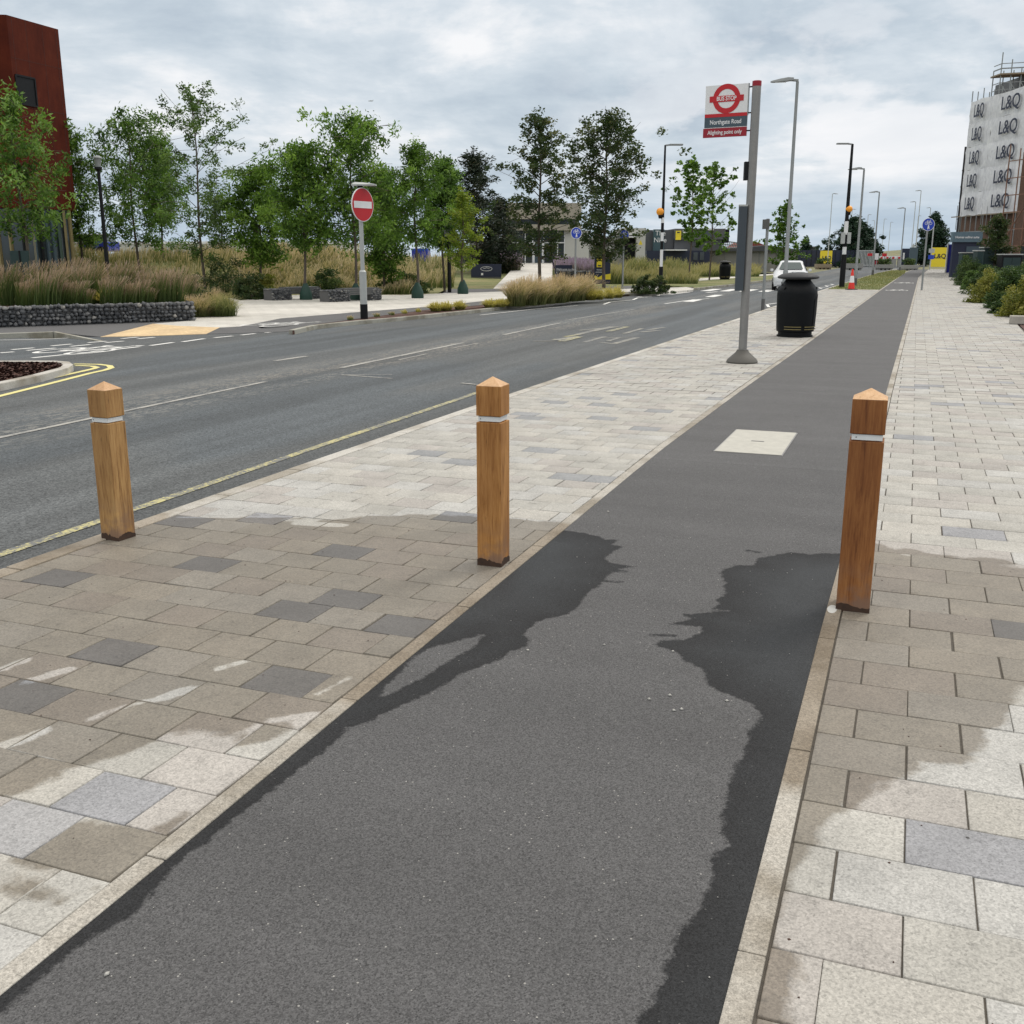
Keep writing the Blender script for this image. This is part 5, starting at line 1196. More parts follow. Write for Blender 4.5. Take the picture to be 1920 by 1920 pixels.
YT = [(817, 583, 'leftmost golden tuft on the kerbside strip'), (836, 582, 'second golden tuft from the left, side by side with the first'), (862, 580, 'third golden tuft from the left on the kerbside strip'), (918, 576.5, 'golden tuft left of the feather grass row'), (938, 575.5, 'golden tuft just before the feather grass row'), (955, 574, 'golden tuft at the foot of the first feather grass'),
      (1108, 563, 'golden tuft just right of the feather grass row'), (1122, 562, 'golden tuft at the foot of the fuller oak'), (1142, 560, 'golden tuft right of the fuller oak trunk'), (1158, 558.5, 'rightmost golden tuft before the dark bush')]
for i, (u, v, lab) in enumerate(YT):
    x, y = gnd(u, v); big = i > 5
    tuft(x, y, .55, .34 + (.22 if big else 0), lab, 'tuft_yellow', 420, 100 + i, group='golden tufts on the kerbside strip', wid=.024, spread=1.25, z=-.01, curve=.5, sag=.36)
for i, u in enumerate((650, 700, 728, 752, 778)):
    x, y = gnd(u, 600 - (u - 650) * .115); tuft(x + .03, y + .15, .3, .14, 'withered low tuft on the bare soil beside the no entry post, number %d from the left' % (i + 1) if 0 else ['low dry tuft left of the no entry post', 'low dry tuft right of the no entry post', 'second dry tuft right of the no entry post', 'third dry tuft right of the no entry post', 'dry tuft next to the first golden tuft'][i], 'tuft_yellow' if i > 2 else 'gr_meadow', 60, 120 + i, group='dry tufts on the bare soil', wid=.02, spread=.9, z=-.01)
# gabion wall: cage and stones
g0 = np.array(gnd(-120, 618)); g1 = np.array(gnd(364, 601)); gd = (g1 - g0) / np.linalg.norm(g1 - g0); gn = np.array([-gd[1], gd[0]]); GL = float(np.linalg.norm(g1 - g0)); GH = .46
def stone_wall(name, label, org, d, L, depth, H, seed, s0=.085, end=True, cat='stone wall', group=None, both=False):
    rg = np.random.default_rng(seed); d = np.array(d); n = np.array([-d[1], d[0]])
    t = empty(name, label, cat, (org[0], org[1], 0), math.atan2(d[1], d[0]), group)
    Vs, Fs, As = [], [], []; nv = 0
    base = np.array([(1,0,0),(0.5,.87,0),(-.5,.87,0),(-1,0,0),(-.5,-.87,0),(.5,-.87,0),(.45,.3,.8),(-.5,.25,.85),(0,-.5,.8),(.45,.3,-.8),(-.5,.25,-.85),(0,-.5,-.8)], float)
    bf = [(0,1,6),(1,2,6),(2,7,6),(2,3,7),(3,4,7),(4,8,7),(4,5,8),(5,0,8),(0,6,8),(6,7,8),(1,0,9),(2,1,9),(2,9,10),(3,2,10),(4,3,10),(4,10,11),(5,4,11),(0,5,11),(0,11,9),(9,11,10)]
    z = s0 * .45
    def put(cx, cy, cz, sx, sy, sz):
        nonlocal nv
        a = rg.uniform(-.35, .35); P_ = base * (1 + rg.normal(0, .16, base.shape)) * np.array([sx, sy, sz])
        ca, sa = math.cos(a), math.sin(a); Q = P_.copy(); Q[:, 0] = P_[:, 0]*ca - P_[:, 2]*sa; Q[:, 2] = P_[:, 0]*sa + P_[:, 2]*ca
        Vs.append(Q + [cx, cy, cz]); Fs.append(np.array(bf) + nv); nv += 12; As.append(np.full(12, np.clip(rg.beta(2, 3), 0, 1)))
    while z < H - s0 * .25:
        xx = rg.uniform(0, s0)
        while xx < L:
            sx = s0 * rg.uniform(.5, 1.05); put(xx, rg.uniform(.0, .02), z + rg.normal(0, .012), sx * .72, s0 * .7, s0 * rg.uniform(.36, .56)); xx += sx * 1.15
        if end:
            yy = 0
            while yy < depth: sx = s0 * rg.uniform(.5, 1.0); put(L - .02, yy, z + rg.normal(0, .012), s0 * .6, sx * .7, s0 * .5); yy += sx * 1.2
        z += s0 * .74
    yy = s0 * .6
    while yy < depth:
        xx = 0
        while xx < L: sx = s0 * rg.uniform(.6, 1.1); put(xx, yy, H - s0 * .35, sx * .7, sx * .7, s0 * .4); xx += sx * 1.2
        yy += s0 * 1.0
    me = npmesh('stones', np.concatenate(Vs), np.concatenate(Fs), 3); set_attr(me, 'v', np.concatenate(As)); link('stones', me, M['gabion'], t)
    m = MB(); m.box(0, .03, -.2, L - .03, depth, H - .05); m.build('core', M['foot'], t)
    m = MB(); w = .005; f = -.055
    xx = 0.0
    while xx <= L: m.box(xx, f, 0, xx + w, f + w, H); m.box(xx, f, H, xx + w, depth, H + w); xx += .15
    for zz in np.arange(0, H + .01, .15): m.box(0, f - .002, zz, L, f + w - .002, zz + w)
    m.build('wire_mesh', M['foot'], t)
    return t
stone_wall('gabion_wall', 'low wall of dark stones in wire cages before the tall grasses', g0, gd, GL, .38, GH, 5, .125)
bd = MB(); bq = [g0 + gn * .36, g1 + gn * .36, g1 + gn * 3.6 + gd * 1.0, g1 + gn * 5.2 - gd * 1, g0 + gn * 5.2]
bd.prism([tuple(p) for p in bq], -.2, .36); struct(bd.build('planting_bed', M['soil']))
# tall reed grasses in the raised bed, each clump its own
RL = [(-40, 3), (18, 2), (60, 1), (92, 0), (120, 2), (140, 0), (168, 1), (190, 3), (212, 0), (228, 2), (258, 0), (285, 1), (318, 0), (345, 2), (75, 3), (250, 3), (300, 3), (130, 3)]
for i, (u, row) in enumerate(RL):
    fd0 = fdist(*(g0 + gd * GL * (u + 120) / 484)); fd = fd0 + .75 + row * 1.05
    x, y, _ = at(u, 550, fd); hh = .84 + .05 * row + .20 * math.sin(i * 2.3)
    lean_ = (.26 * RT[0], .26 * RT[1])
    lab = 'tall pinkish reed grass clump behind the dark stone wall'
    tuft(x, y, 1.15, hh, lab, 'gr_reed', 330, 140 + i, group='reed grasses behind the stone wall', wid=.015, spread=.42, lean=lean_, z=.34, v0=0, v1=.95, tip=.6, curve=1.0, sag=.12)
for i, (u, v, w, h, mt, lab) in enumerate([(342, 600, .9, .62, 'gr_feather', 'sandy feather grass spilling over the end of the stone wall'), (372, 594, 1.1, .72, 'gr_feather', 'sandy blond grass clump right of the stone wall end'), (418, 593, 1.3, .74, 'gr_green', 'large green arching grass clump beside the white paving'), (395, 585, 1.1, .80, 'gr_feather', 'blond grass clump behind the large green one'), (10, 598, 1.0, .45, 'gr_feather', 'low sandy grass clump at the left edge above the stone wall'), (222, 603, .5, .6, 'tuft_yellow', 'small golden grass clump between the reed grasses above the wall'), (355, 570, 1.4, .9, 'gr_reed', 'loose reed clump standing behind the blond grasses')]):
    x, y = gnd(u, v); zz = 0
    if i in (0, 4, 5): x += gn[0] * .9; y += gn[1] * .9; zz = .3
    tuft(x, y, w, h, lab, mt, 900, 170 + i, wid=.014, spread=1.05 if i != 6 else .45, z=zz, lean=(.14 * RT[0], .14 * RT[1]), tip=.35, curve=.7, sag=.36)
# meadow mass
rgm = np.random.default_rng(21)
def region(us, n, f0, f1, edge=None):
    u = rgm.uniform(us[0], us[1], n); f = f0 + (f1 - f0) * rgm.random(n) ** 1.2
    r = (u - 960) / 1982 * f; X = r * RT[0] + f * FH[0]; Y = r * RT[1] + f * FH[1]
    q = np.stack([X, Y, terrain(X, Y)], 1); return q[(sdf(q[:, :2], pzp) < -.1) & (q[:, 2] > -.1)]
def hv(q, h): return h * np.clip(.75 + .28 * np.sin(q[:, 0] * 1.7 + 1.3 * np.sin(q[:, 1] * .9)) + .25 * np.sin(q[:, 1] * 1.3 + q[:, 0] * .6 + 2), .3, 1.35)
A = region((-150, 470), 17000, 30, 62); B_ = region((440, 790), 22000, 45.3, 62); C_ = region((380, 850), 8000, 54, 78)
pA = blade_patch(A, hv(A, .78), .03, (.12, .04), .35, 0.05, 1.0, .6, .2, 22, .5)
pB = blade_patch(B_, hv(B_, .78), .035, (.12, .05), .6, 0.0, 1.0, .6, .25, 23, .5, .15)
pC = blade_patch(C_, hv(C_, .95), .05, (.10, .04), .4, 0.0, .9, .6, .25, 24, .4)
tag(blades_obj('meadow', [pA, pB, pC], M['gr_meadow']), 'straw coloured meadow of tall seeding grasses behind the benches', 'meadow', kind='stuff')
Dm = np.concatenate([region((1130, 1310), 10000, 62, 92), region((1310, 1425), 6000, 84, 100)])
pD = blade_patch(Dm, hv(Dm, .8), .05, (.08, .04), .7, 0.0, 1.15, .7, .2, 25, .4)
D2 = region((1170, 1300), 5000, 72, 86); pD2 = blade_patch(D2, hv(D2, 1.1), .06, (.08, .04), .5, 0.0, .8, .7, .2, 26, .4)
tag(blades_obj('grass', [pD, pD2], M['gr_green']), 'rough green and straw grass bank before the dark grey building', 'grass', kind='stuff')
# darker shrubs in the meadow edge
for i, (u, v, fd, w, h, lf, lab) in enumerate([(430, 545, 42, 2.6, 1.5, 'lf_oak', 'dark grey-green shrub left of the first stone bench'), (470, 552, 40, 1.6, 1.0, 'lf_oak', 'low dark shrub close to the first stone bench'), (500, 556, 41, 1.0, .9, 'lf_ysh', 'yellowish shrub between dark shrub and bench'), (612, 556, 44, 1.5, 1.1, 'lf_shrub', 'green shrub between the two stone benches'), (760, 545, 47, 2.6, .9, 'lf_shrub', 'green shrub right of the second stone bench'), (350, 560, 30, 1.4, 1.2, 'lf_oak', 'dark shrub behind the reed grasses'), (330, 470, 62, 3.5, 1.6, 'lf_shrub', 'green shrub under the tall airy tree')]):
    x, y, _ = at(u, v, fd); shrub(x, y, w, h, lab, lf, 200 + i, n=80, size=.09, n_per=60)
# lavender-like beds on both sides of the entrance
def flowerbed(us, f0, f1, n, h, label, seed):
    p = region(us, n, f0, f1); V, F, v = blade_patch(p, h, .05, (.0, .0), .35, 0, 1.0, .5, .15, seed, .7)
    tag(blades_obj('flower_bed', [(V, F, v)], M['lavender']), label, 'flower bed', 'purple flower beds at the entrance')
flowerbed((890, 975), 72, 82, 3800, 1.05, 'purple flowering bed left of the entrance path', 31)
flowerbed((1043, 1120), 70, 82, 3400, 1.0, 'purple flowering bed right of the entrance path', 32)

# ------------------------------------------------------------------ stone and timber benches
def bench(u0, v0, u1, v1, label):
    a = np.array(gnd(u0, v0)); b = np.array(gnd(u1, v1)); L = float(np.linalg.norm(b - a)); d = (b - a) / L
    t = empty('stone_bench', label, 'bench', (a[0], a[1], 0), math.atan2(d[1], d[0]), 'stone benches on the plaza')
    for nm, x0, x1 in (('end_block', 0, L * .38), ('end_block', L * .80, L)):
        w = stone_wall(nm, None, (0, 0), (1, 0), x1 - x0, .55, .42, int(u0) + int(x0 * 10), .075)
        for k in ('label', 'category', 'group'):
            if k in w: del w[k]
        w.parent = t; w.location = (x0, 0, 0); w.rotation_euler = (0, 0, 0)
        for ch in list(w.children):
            if ch.name.startswith('wire'): bpy.data.objects.remove(ch)
    m = MB()
    for k in range(5): m.box(L * .30, .02 + k * .11, .40, L * .97, .11 + k * .11, .46)
    m.build('seat', M['foot'], t, bevel=.004)
    m = MB()
    for k in range(3): m.box(L * .30, -.01, .22 + k * .065, L * .97, .02, .275 + k * .065)
    m.build('apron', M['foot'], t)
    return t
bench(512, 563.5, 602, 560, 'stone and timber bench, left one of the two on the plaza')
bench(618, 566.5, 715, 562.5, 'stone and timber bench behind the no entry post')

# ------------------------------------------------------------------ rust-red building on the left
def ring_wall(m, pts, z0, z1):
    for a, b in zip(pts, pts[1:]): m.quad((a[0], a[1], z0), (b[0], b[1], z0), (b[0], b[1], z1), (a[0], a[1], z1))
Pa = np.array(at(61, 480, 42.4)[:2]); Pb = np.array(at(151, 480, 45)[:2]); Pz = Pb * 1.32 - RT[:2] * 1.2
Pl = Pa - RT[:2] * 9 - FH * 1.2; Pq = Pl + FH * 16
zr = hz(55, *Pb); z1 = hz(395, *Pb)
t = empty('building', 'rust red steel clad building with a glazed ground floor at the left edge', 'building', (0, 0, 0))
m = MB(); poly = [tuple(Pl), tuple(Pa), tuple(Pb), tuple(Pz), tuple(Pq)]
m.prism(poly, z1, zr); m.build('cladding', M['corten'], t)
m = MB(); d = (Pb - Pa) / np.linalg.norm(Pb - Pa); dn = np.array([d[1], -d[0]])
for s_ in (0.08, .34, .66, .93):
    p = Pa + (Pb - Pa) * s_ + dn * .006; q = p + d * .018; m.quad((*p, z1), (*q, z1), (*q, zr), (*p, zr))
e = (Pa - Pl) / np.linalg.norm(Pa - Pl); en = np.array([e[1], -e[0]])
for k in range(1, 9):
    p = Pa - e * k * 1.0 + en * .006; q = p + e * .018; m.quad((*p, z1), (*q, z1), (*q, zr), (*p, zr))
for zz in (hz(215, *Pb), hz(130, *Pb)):
    p = Pa + dn * .007; q = Pb + dn * .007; m.quad((*p, zz), (*q, zz), (*q, zz + .015), (*p, zz + .015))
m.build('seam', M['seam'], t)
# window flush with the cladding; recess shade put into its black colour
w0 = Pa + d * .12; w1 = Pa + d * 1.12; wz0, wz1 = hz(193, *Pa), hz(139, *Pa)
m = MB(); a_, b_ = w0 + dn * .01, w1 + dn * .01; m.quad((*a_, wz0), (*b_, wz0), (*b_, wz1), (*a_, wz1)); wn_ = m.build('window', M['black'], t)
m = MB()
for p0, p1 in (((*a_, wz0), (*b_, wz0)), ((*b_, wz0), (*b_, wz1)), ((*b_, wz1), (*a_, wz1)), ((*a_, wz1), (*a_, wz0))): m.bar(p0, p1, .06)
m.build('frame', M['black'], wn_)
ins = .45
g_ = [tuple(Pl + np.array(FH) * ins), tuple(Pa + np.array(FH) * ins), tuple(Pb - d * ins + FH * ins * .3), tuple(Pz - RT[:2] * ins)]
m = MB(); m.prism(g_ + [tuple(Pq)], -.2, z1 - .01); m.build('glazing', M['glass'], t)
finm = [plain('fin_gold', (.26, .21, .10), .5), plain('fin_green', (.06, .10, .08), .5), M['slate'], M['black']]
for (p, q, n_) in ((np.array(g_[0]), np.array(g_[1]), 20), (np.array(g_[1]), np.array(g_[2]), 6)):
    for k in range(n_ + 1):
        c = p + (q - p) * k / n_; fm = MB(); fm.box(-.035, -.16, 0, .035, .0, z1 - .02); o = fm.build('fin', finm[(k * 7 + k // 3) % 4], t); o.location = (c[0], c[1], 0); o.rotation_euler = (0, 0, YAW + R(14 * math.sin(k * 1.7)))
x, y, _ = at(45, 550, 33)
t = empty('signboard', 'narrow dark green glass totem among the grasses before the rust red building', 'totem sign', (x, y, 0), YAW)
m = MB(); m.box(-.28, -.04, 0, .28, .04, hz(470, x, y)); m.build('panel', M['cabinet'], t); m = MB(); m.box(-.005, -.06, 0, .04, -.045, hz(470, x, y)); m.build('edge_strip', M['black'], t)

# far things glimpsed between the trees on the left
def local(u, fd): 
    x, y, _ = at(u, 480, fd); return x, y
def far_box(name, label, cat, u0, u1, v0, v1, fd, dep, mat, group=None, zb=None, extra=None):
    x0, y0, _ = at((u0 + u1) / 2, 480, fd); w = (u1 - u0) / 1982 * fd; za_ = hz(v1, x0, y0) if zb is None else zb; zt_ = hz(v0, x0, y0)
    t = empty(name, label, cat, (x0, y0, za_), YAW, group); H_ = zt_ - za_
    m = MB(); m.box(-w/2, 0, 0, w/2, dep, H_); m.build('wall', mat, t)
    return t, w, H_
t, w, H_ = far_box('warehouse', 'long white low warehouse glimpsed through the trees far left', 'warehouse', 215, 640, 457, 480, 190, 30, M['offwhite'], zb=0)
m = MB(); m.box(-w/2 - .3, -.3, H_, w/2 + .3, 30, H_ + .4); m.build('roof', M['white'], t)
for k in range(9):
    m = MB(); m.box(-w/2 + 2 + k * 4.4, -.06, .3, -w/2 + 4.6 + k * 4.4, -.01, 2.4); m.build('door', M['midgrey'], t)
t, w, H_ = far_box('container', 'blue cabin seen beyond the meadow between two trees', 'cabin', 772, 802, 466, 484, 120, 4, M['hoardblue'], zb=.5)
m = MB(); m.box(-w/2, -.03, H_ - .25, w/2, -.01, H_); m.build('fascia', M['blue'], t)
m = MB(); m.box(-w*.3, -.04, .2, 0, -.01, H_ - .5); m.build('door', M['navy'], t)
t, w, H_ = far_box('boundary_wall', 'dark grey boundary wall left of the glass building', 'wall', 828, 948, 478, 500, 88, .3, M['midgrey'], zb=.7)
m = MB(); m.box(-w/2, -.05, H_, w/2, .35, H_ + .1); m.build('coping', M['shed'], t)
for u, lab, mt in ((150, 'white van parked beyond the rust red building', 'offwhite'), (174, 'blue van parked beyond the meadow on the left', 'hoardblue')):
    x, y, _ = at(u, 480, 62); zg = hz(475, x, y); t = empty('van', lab, 'van', (x, y, zg - .2), YAW)
    m = MB(); m.add([(-.9,0,.3),(.9,0,.3),(.9,2,.3),(-.9,2,.3),(-.9,0,.85),(.9,0,.85),(.9,2,.85),(-.9,2,.85)], [(0,3,2,1),(4,5,6,7),(0,1,5,4),(1,2,6,5),(2,3,7,6),(3,0,4,7)]); m.build('body', M[mt], t, bevel=.05)
    m = MB(); m.add([(-.55,.1,.85),(.75,.1,.85),(.75,1.9,.85),(-.55,1.9,.85),(-.25,.2,1.25),(.65,.2,1.25),(.65,1.8,1.25),(-.25,1.8,1.25)], [(0,1,5,4),(1,2,6,5),(2,3,7,6),(3,0,4,7)]); m.build('window', M['glass'], t)
    m = MB(); m.box(-.25, .2, 1.25, .65, 1.8, 1.31); m.build('roof', M['white'], t)
    for xx in (-.55, .55):
        w_ = MB(); w_.lathe([(.3, -.1), (.3, .1)], 16); o = w_.build('wheel', M['black'], t); o.rotation_euler = (PI/2, 0, 0); o.location = (xx, .02, .3)

# ------------------------------------------------------------------ glass-fronted building and its neighbours
BF = 85.0
def px2(u, v, fd):   # local right offset and height at forward distance fd
    x, y, z = at(u, v, fd); return float(np.array([x, y]) @ RT[:2]), z
def frame_root(name, label, cat, fd, group=None):
    return empty(name, label, cat, (FH[0] * fd, FH[1] * fd, 0), YAW, group)
def panel(name, t, u0, v0, u1, v1, fd, mat, y0=-.05, y1=0.0, par=None, base=None):
    r0, zt_ = px2(u0, v0, fd); r1, _ = px2(u1, v0, fd); _, zb_ = px2((u0 + u1) / 2, v1, fd)
    if base is not None: zb_ = base
    m = MB(); m.box(r0, y0, zb_, r1, y1, zt_); return m.build(name, mat, par or t)
t = frame_root('building', 'pale modern building with a tall glass entrance front behind the dark oaks', 'building', BF)
panel('wall', t, 948, 381, 1090, 411, BF, M['tan'], -.4, 9)
panel('clerestory', t, 952, 411, 1086, 421, BF, M['glass'], -.1, 8.9)
panel('wall', t, 948, 421, 1090, 432, BF, M['tan'], -.35, 9)
panel('wall', t, 1060, 432, 1105, 500, BF, M['offwhite'], .1, 9, base=.5)
panel('glazing', t, 957, 432, 1060, 500, BF, M['glass'], 0.3, 8.8, base=.5)
panel('wall', t, 880, 446, 957, 500, BF, M['shed'], .6, 9, base=.5)
for u in (958, 985, 999, 1013, 1020, 1046, 1059): panel('mullion', t, u - .9, 432, u + .9, 500, BF, M['white'], .15, .3, base=.5)
for u in (1001, 1018): panel('door_post', t, u - 1.6, 455, u + 1.6, 497, BF, M['white'], .05, .3, base=.9)
panel('transom', t, 957, 454, 1060, 456, BF, M['white'], .1, .3)
for k, (a_, b_) in enumerate(((1002, 1009), (1010, 1017))): panel('door', t, a_, 457, b_, 496, BF, M['slate'], .08, .14)
t = frame_root('building', 'white framed portal building with a dark opening right of the dark oaks', 'building', 88)
panel('wall', t, 1105, 446, 1170, 500, 88, M['shed'], .3, 6, base=.4)
panel('frame_post', t, 1193, 429, 1210, 500, 88, M['offwhite'], -.3, 6, base=.4)
panel('frame_beam', t, 1165, 428, 1210.5, 441, 88, M['offwhite'], -.35, 6)
panel('opening', t, 1165, 441, 1193, 500, 88, M['black'], .5, 6, base=.4)
panel('canopy', t, 1163, 443, 1191, 446, 88, M['white'], -.8, .4)
panel('frame_post', t, 1143, 446, 1147, 500, 88, M['offwhite'], -.2, .2, base=.4)
m = MB(); r0, z0_ = px2(1196, 459, 87.6); r1, z1_ = px2(1204, 450, 87.6); m.add([(r0, -.8, z0_), (r1, -.8, z0_), ((r0 + r1) / 2, -.8, z1_)], [(0, 1, 2)]); m.build('warning_sign', M['yellow'], t)
t = frame_root('building', 'dark grey boxy building with a yellow panel beyond the left belisha beacon', 'building', 100)
panel('wall', t, 1210, 431, 1226, 492, 100, M['darkgrey'], .6, 12, base=.2)
panel('sign_panel', t, 1226, 430, 1246, 474, 100, plain('teal_sign_panel', (.045, .09, .105), .5), .0, .5)
text('lettering', 'The\nNine', .62, M['white'], t, (px2(1238, 445, 100)[0], -.03, px2(1238, 444, 100)[1]))
panel('wall', t, 1246, 431, 1264, 492, 100, M['darkgrey'], .2, 12, base=.2)
panel('wall', t, 1264, 429, 1358, 449, 100, M['midgrey'], -.6, 12)
panel('wall', t, 1264, 449, 1352, 470, 100, M['darkgrey'], -.4, 12)
panel('base', t, 1210, 470, 1328, 492, 100, M['navy'], -.9, 12, base=.2)
panel('canopy', t, 1243, 468, 1282, 470, 100, M['white'], -2, 0)
panel('yellow_panel', t, 1265, 433, 1275, 450, 100, M['yellow'], -.75, -.65)
panel('emblem', t, 1267.5, 435, 1272, 437, 100, M['navy'], -.78, -.76)
panel('white_panel', t, 1278, 432, 1293, 438, 100, M['white'], -.7, -.62)
panel('window', t, 1318, 434, 1336, 444, 100, M['glass'], -.7, -.62); panel('window_head', t, 1319, 430, 1336, 432, 100, M['white'], -.7, -.62)
panel('side_bay', t, 1358, 430, 1367, 455, 100, M['black'], -.2, 12)
for u in (1301, 1313): panel('door', t, u - 4, 473, u + 4, 488, 100, M['glass'], -1.0, -.92)
t = frame_root('railing', 'grey metal railing stepping down beside the dark grey building', 'railing', 104)
m = MB()
for i in range(13):
    a_ = px2(1346 + i * 3.2, 451 + i * .3, 104); b_ = px2(1343 + i * 3.2, 466, 104); m.bar((a_[0], 0, a_[1]), (b_[0], 0, b_[1]), .07)
m.build('balusters', M['galv'], t)
m = MB(); a_ = px2(1344, 450, 104); b_ = px2(1388, 456, 104); m.bar((a_[0], 0, a_[1]), (b_[0], 0, b_[1]), .09); a_ = px2(1344, 457, 104); b_ = px2(1388, 461, 104); m.bar((a_[0], 0, a_[1]), (b_[0], 0, b_[1]), .07); m.build('rail', M['galv'], t)
t = frame_root('warehouse', 'long pale grey shed with a dark roof edge behind the white car', 'warehouse', 108)
panel('wall', t, 1328, 467, 1494, 492, 108, M['shed'], 0, 25, base=0)
m = MB(); a_ = [px2(u, v, 108) for u, v in ((1326, 468), (1385, 464), (1440, 460), (1496, 468), (1496, 471), (1326, 471))]
m.add([(r, -.4, z) for r, z in a_] + [(r, 25, z) for r, z in a_], [tuple(range(6))[::-1], tuple(range(6, 12))] + [(i, (i+1) % 6, 6 + (i+1) % 6, 6 + i) for i in range(6)]); m.build('roof', M['darkgrey'], t)
m = MB(); a_ = [px2(u, v, 112) for u, v in ((1395, 464), (1415, 452), (1440, 462))]; m.add([(r, 4, z) for r, z in a_] + [(r, 14, z) for r, z in a_], [(0,1,2), (3,5,4), (0,3,4,1), (1,4,5,2)]); m.build('red_gable', plain('red_roof', (.22, .05, .04), .8), t)
for u in (1360, 1392, 1424, 1456): panel('joint', t, u, 471, u + .7, 492, 108, M['galv'], -.06, -.01, base=.1)
# notice boards
t = frame_root('notice_board', 'low navy board with a white outline emblem left of the entrance path', 'notice board', 66)
panel('board', t, 883, 495, 940, 519, 66, M['navy'], 0, .12); panel('plinth', t, 883, 519, 940, 523, 66, M['foot'], .02, .1, base=.2)
m = MB(); c_ = px2(912, 504, 66)
K = 16; 
for k in range(K):
    a0_, a1_ = 2*PI*k/K, 2*PI*(k+1)/K; m.bar((c_[0] + .36*math.cos(a0_), -.012, c_[1] + .13*math.sin(a0_)), (c_[0] + .36*math.cos(a1_), -.012, c_[1] + .13*math.sin(a1_)), .022)
m.bar((c_[0] - .2, -.012, c_[1]), (c_[0], -.012, c_[1] + .06), .02); m.bar((c_[0], -.012, c_[1] + .06), (c_[0] + .2, -.012, c_[1]), .02)
m.build('emblem', M['white'], t); panel('white_tile', t, 902, 512, 906, 516, 66, M['white'], -.02, -.005)
t = frame_root('notice_board', 'low black board with three lines of white lettering right of the entrance path', 'notice board', 64)
panel('board', t, 1041, 497, 1073, 525, 64, M['navy'], 0, .12, base=.15)
c_ = px2(1043, 505, 64)
for i, l_ in enumerate(('Welcome to the', 'Marketing Suite', 'and parking')): text('lettering', l_, .17, M['white'], t, (c_[0], -.015, c_[1] - .0 - i * .19), align='LEFT')
for i, (u, v, sz) in enumerate(((1060, 538, .5), (1092, 536, .6))):
    x, y, _ = at(u, v, 62); z_ = tz(x, y); stone_wall('gabion_block', ('dark stone gabion block beside the black lettered board', 'second dark stone gabion block below the purple flowers')[i], (x - .5, y), (float(RT[0]), float(RT[1])), 1.0, .5, .75 + z_, 300 + i, .10, cat='stone block')
x, y, _ = at(1130, 540, 58); t = frame_root('totem_sign', 'navy and yellow totem board behind the fuller oak', 'totem sign', 58)
panel('board', t, 1115, 483, 1145, 523, 58, M['navy'], 0, .15, base=.1)
panel('yellow_panel', t, 1119, 480, 1129, 501, 58, M['yellow'], -.04, -.005)
m = MB(); q = [px2(u, v, 58) for u, v in ((1115, 516), (1122, 520), (1129, 516), (1145, 513), (1145, 524), (1115, 524))]; m.add([(r, -.02, z) for r, z in q], [tuple(range(6))[::-1]]); m.build('yellow_foot', M['yellow'], t)
panel('emblem', t, 1121, 497, 1127, 499, 58, M['navy'], -.06, -.045)
panel('top_plate', t, 1121, 468, 1133, 473, 58, plain('green_white_plate', (.35, .55, .42), .5), 0, .04); panel('plate_pole', t, 1121.5, 462, 1122.5, 484, 58, M['galv_l'], .05, .1)
text('lettering', 'Visitor\nentrance', .12, M['white'], t, (px2(1124, 508, 58)[0], -.01, px2(1124, 508, 58)[1]))

# ------------------------------------------------------------------ construction site on the right
def sheetmat():
    s = NT('scaffold_sheeting'); n = s.noise(1.3, 5, 0.6, dist=1.2); v = s.noise(5, 3, 0.5, src=s.mp((1, 1, .4)))
    c = s.ramp(s.math('ADD', s.math('MULTIPLY', n, .6), s.math('MULTIPLY', v, .4)), [(.35, (.56, .57, .60)), (.5, (.68, .69, .72)), (.65, (.80, .81, .82))]); s.bump(s.math('ADD', n, v), .5, .05); return s.set(c, .55)
M['sheet'] = sheetmat()
C0 = np.array(at(1834, 480, 90)[:2]); C1 = np.array(at(1793, 480, 94)[:2]); C2 = C0 + (np.array(at(1897, 480, 84.8)[:2]) - C0) * 1.9
def zC(v): return hz(v, *C0)
t = empty('building', 'building under scaffolding wrapped in white printed sheeting at the right', 'building', (0, 0, 0))
back = (C0 - np.zeros(2)); inn = np.array(FH) * 9
m = MB(); C1b = C1 * 1.004 + RT[:2] * .1; m.prism([tuple(C1b), tuple(C0 + inn * .04 + RT[:2] * .4), tuple(C2 + inn * .05 + RT[:2] * .6), tuple(C2 * 1.12 + RT[:2]), tuple(C1b * 1.12 + RT[:2] * .4)], 0, zC(190)); m.build('wall', M['brick'], t)
zrows = [zC(401), zC(357), zC(313), zC(268), zC(222), zC(178)]
fL = (C0 - C1); fR = (C2 - C0)
def face_sheet(A, Bv, z0, z1, lean_, seed):
    rg = np.random.default_rng(seed); n = 14; A = np.array(A); Bv = np.array(Bv); L = np.linalg.norm(Bv - A); dd = (Bv - A) / L; nn = np.array([dd[1], -dd[0]])
    V, F = grid(np.linspace(0, 1, n), np.linspace(0, 1, 6)); out = []
    for s_, q, _ in V:
        bul = .04 * math.sin(PI * q) + .018 * rg.normal() * (0 < q < 1); p = A + dd * L * s_ + nn * (bul + .05); sag = .05 * math.sin(s_ * PI * 3) * (q > .9) + .04 * math.sin(s_ * PI * 4 + seed) * (q < .1)
        out.append((p[0], p[1], z0 + (z1 - z0) * q - sag))
    return out, F
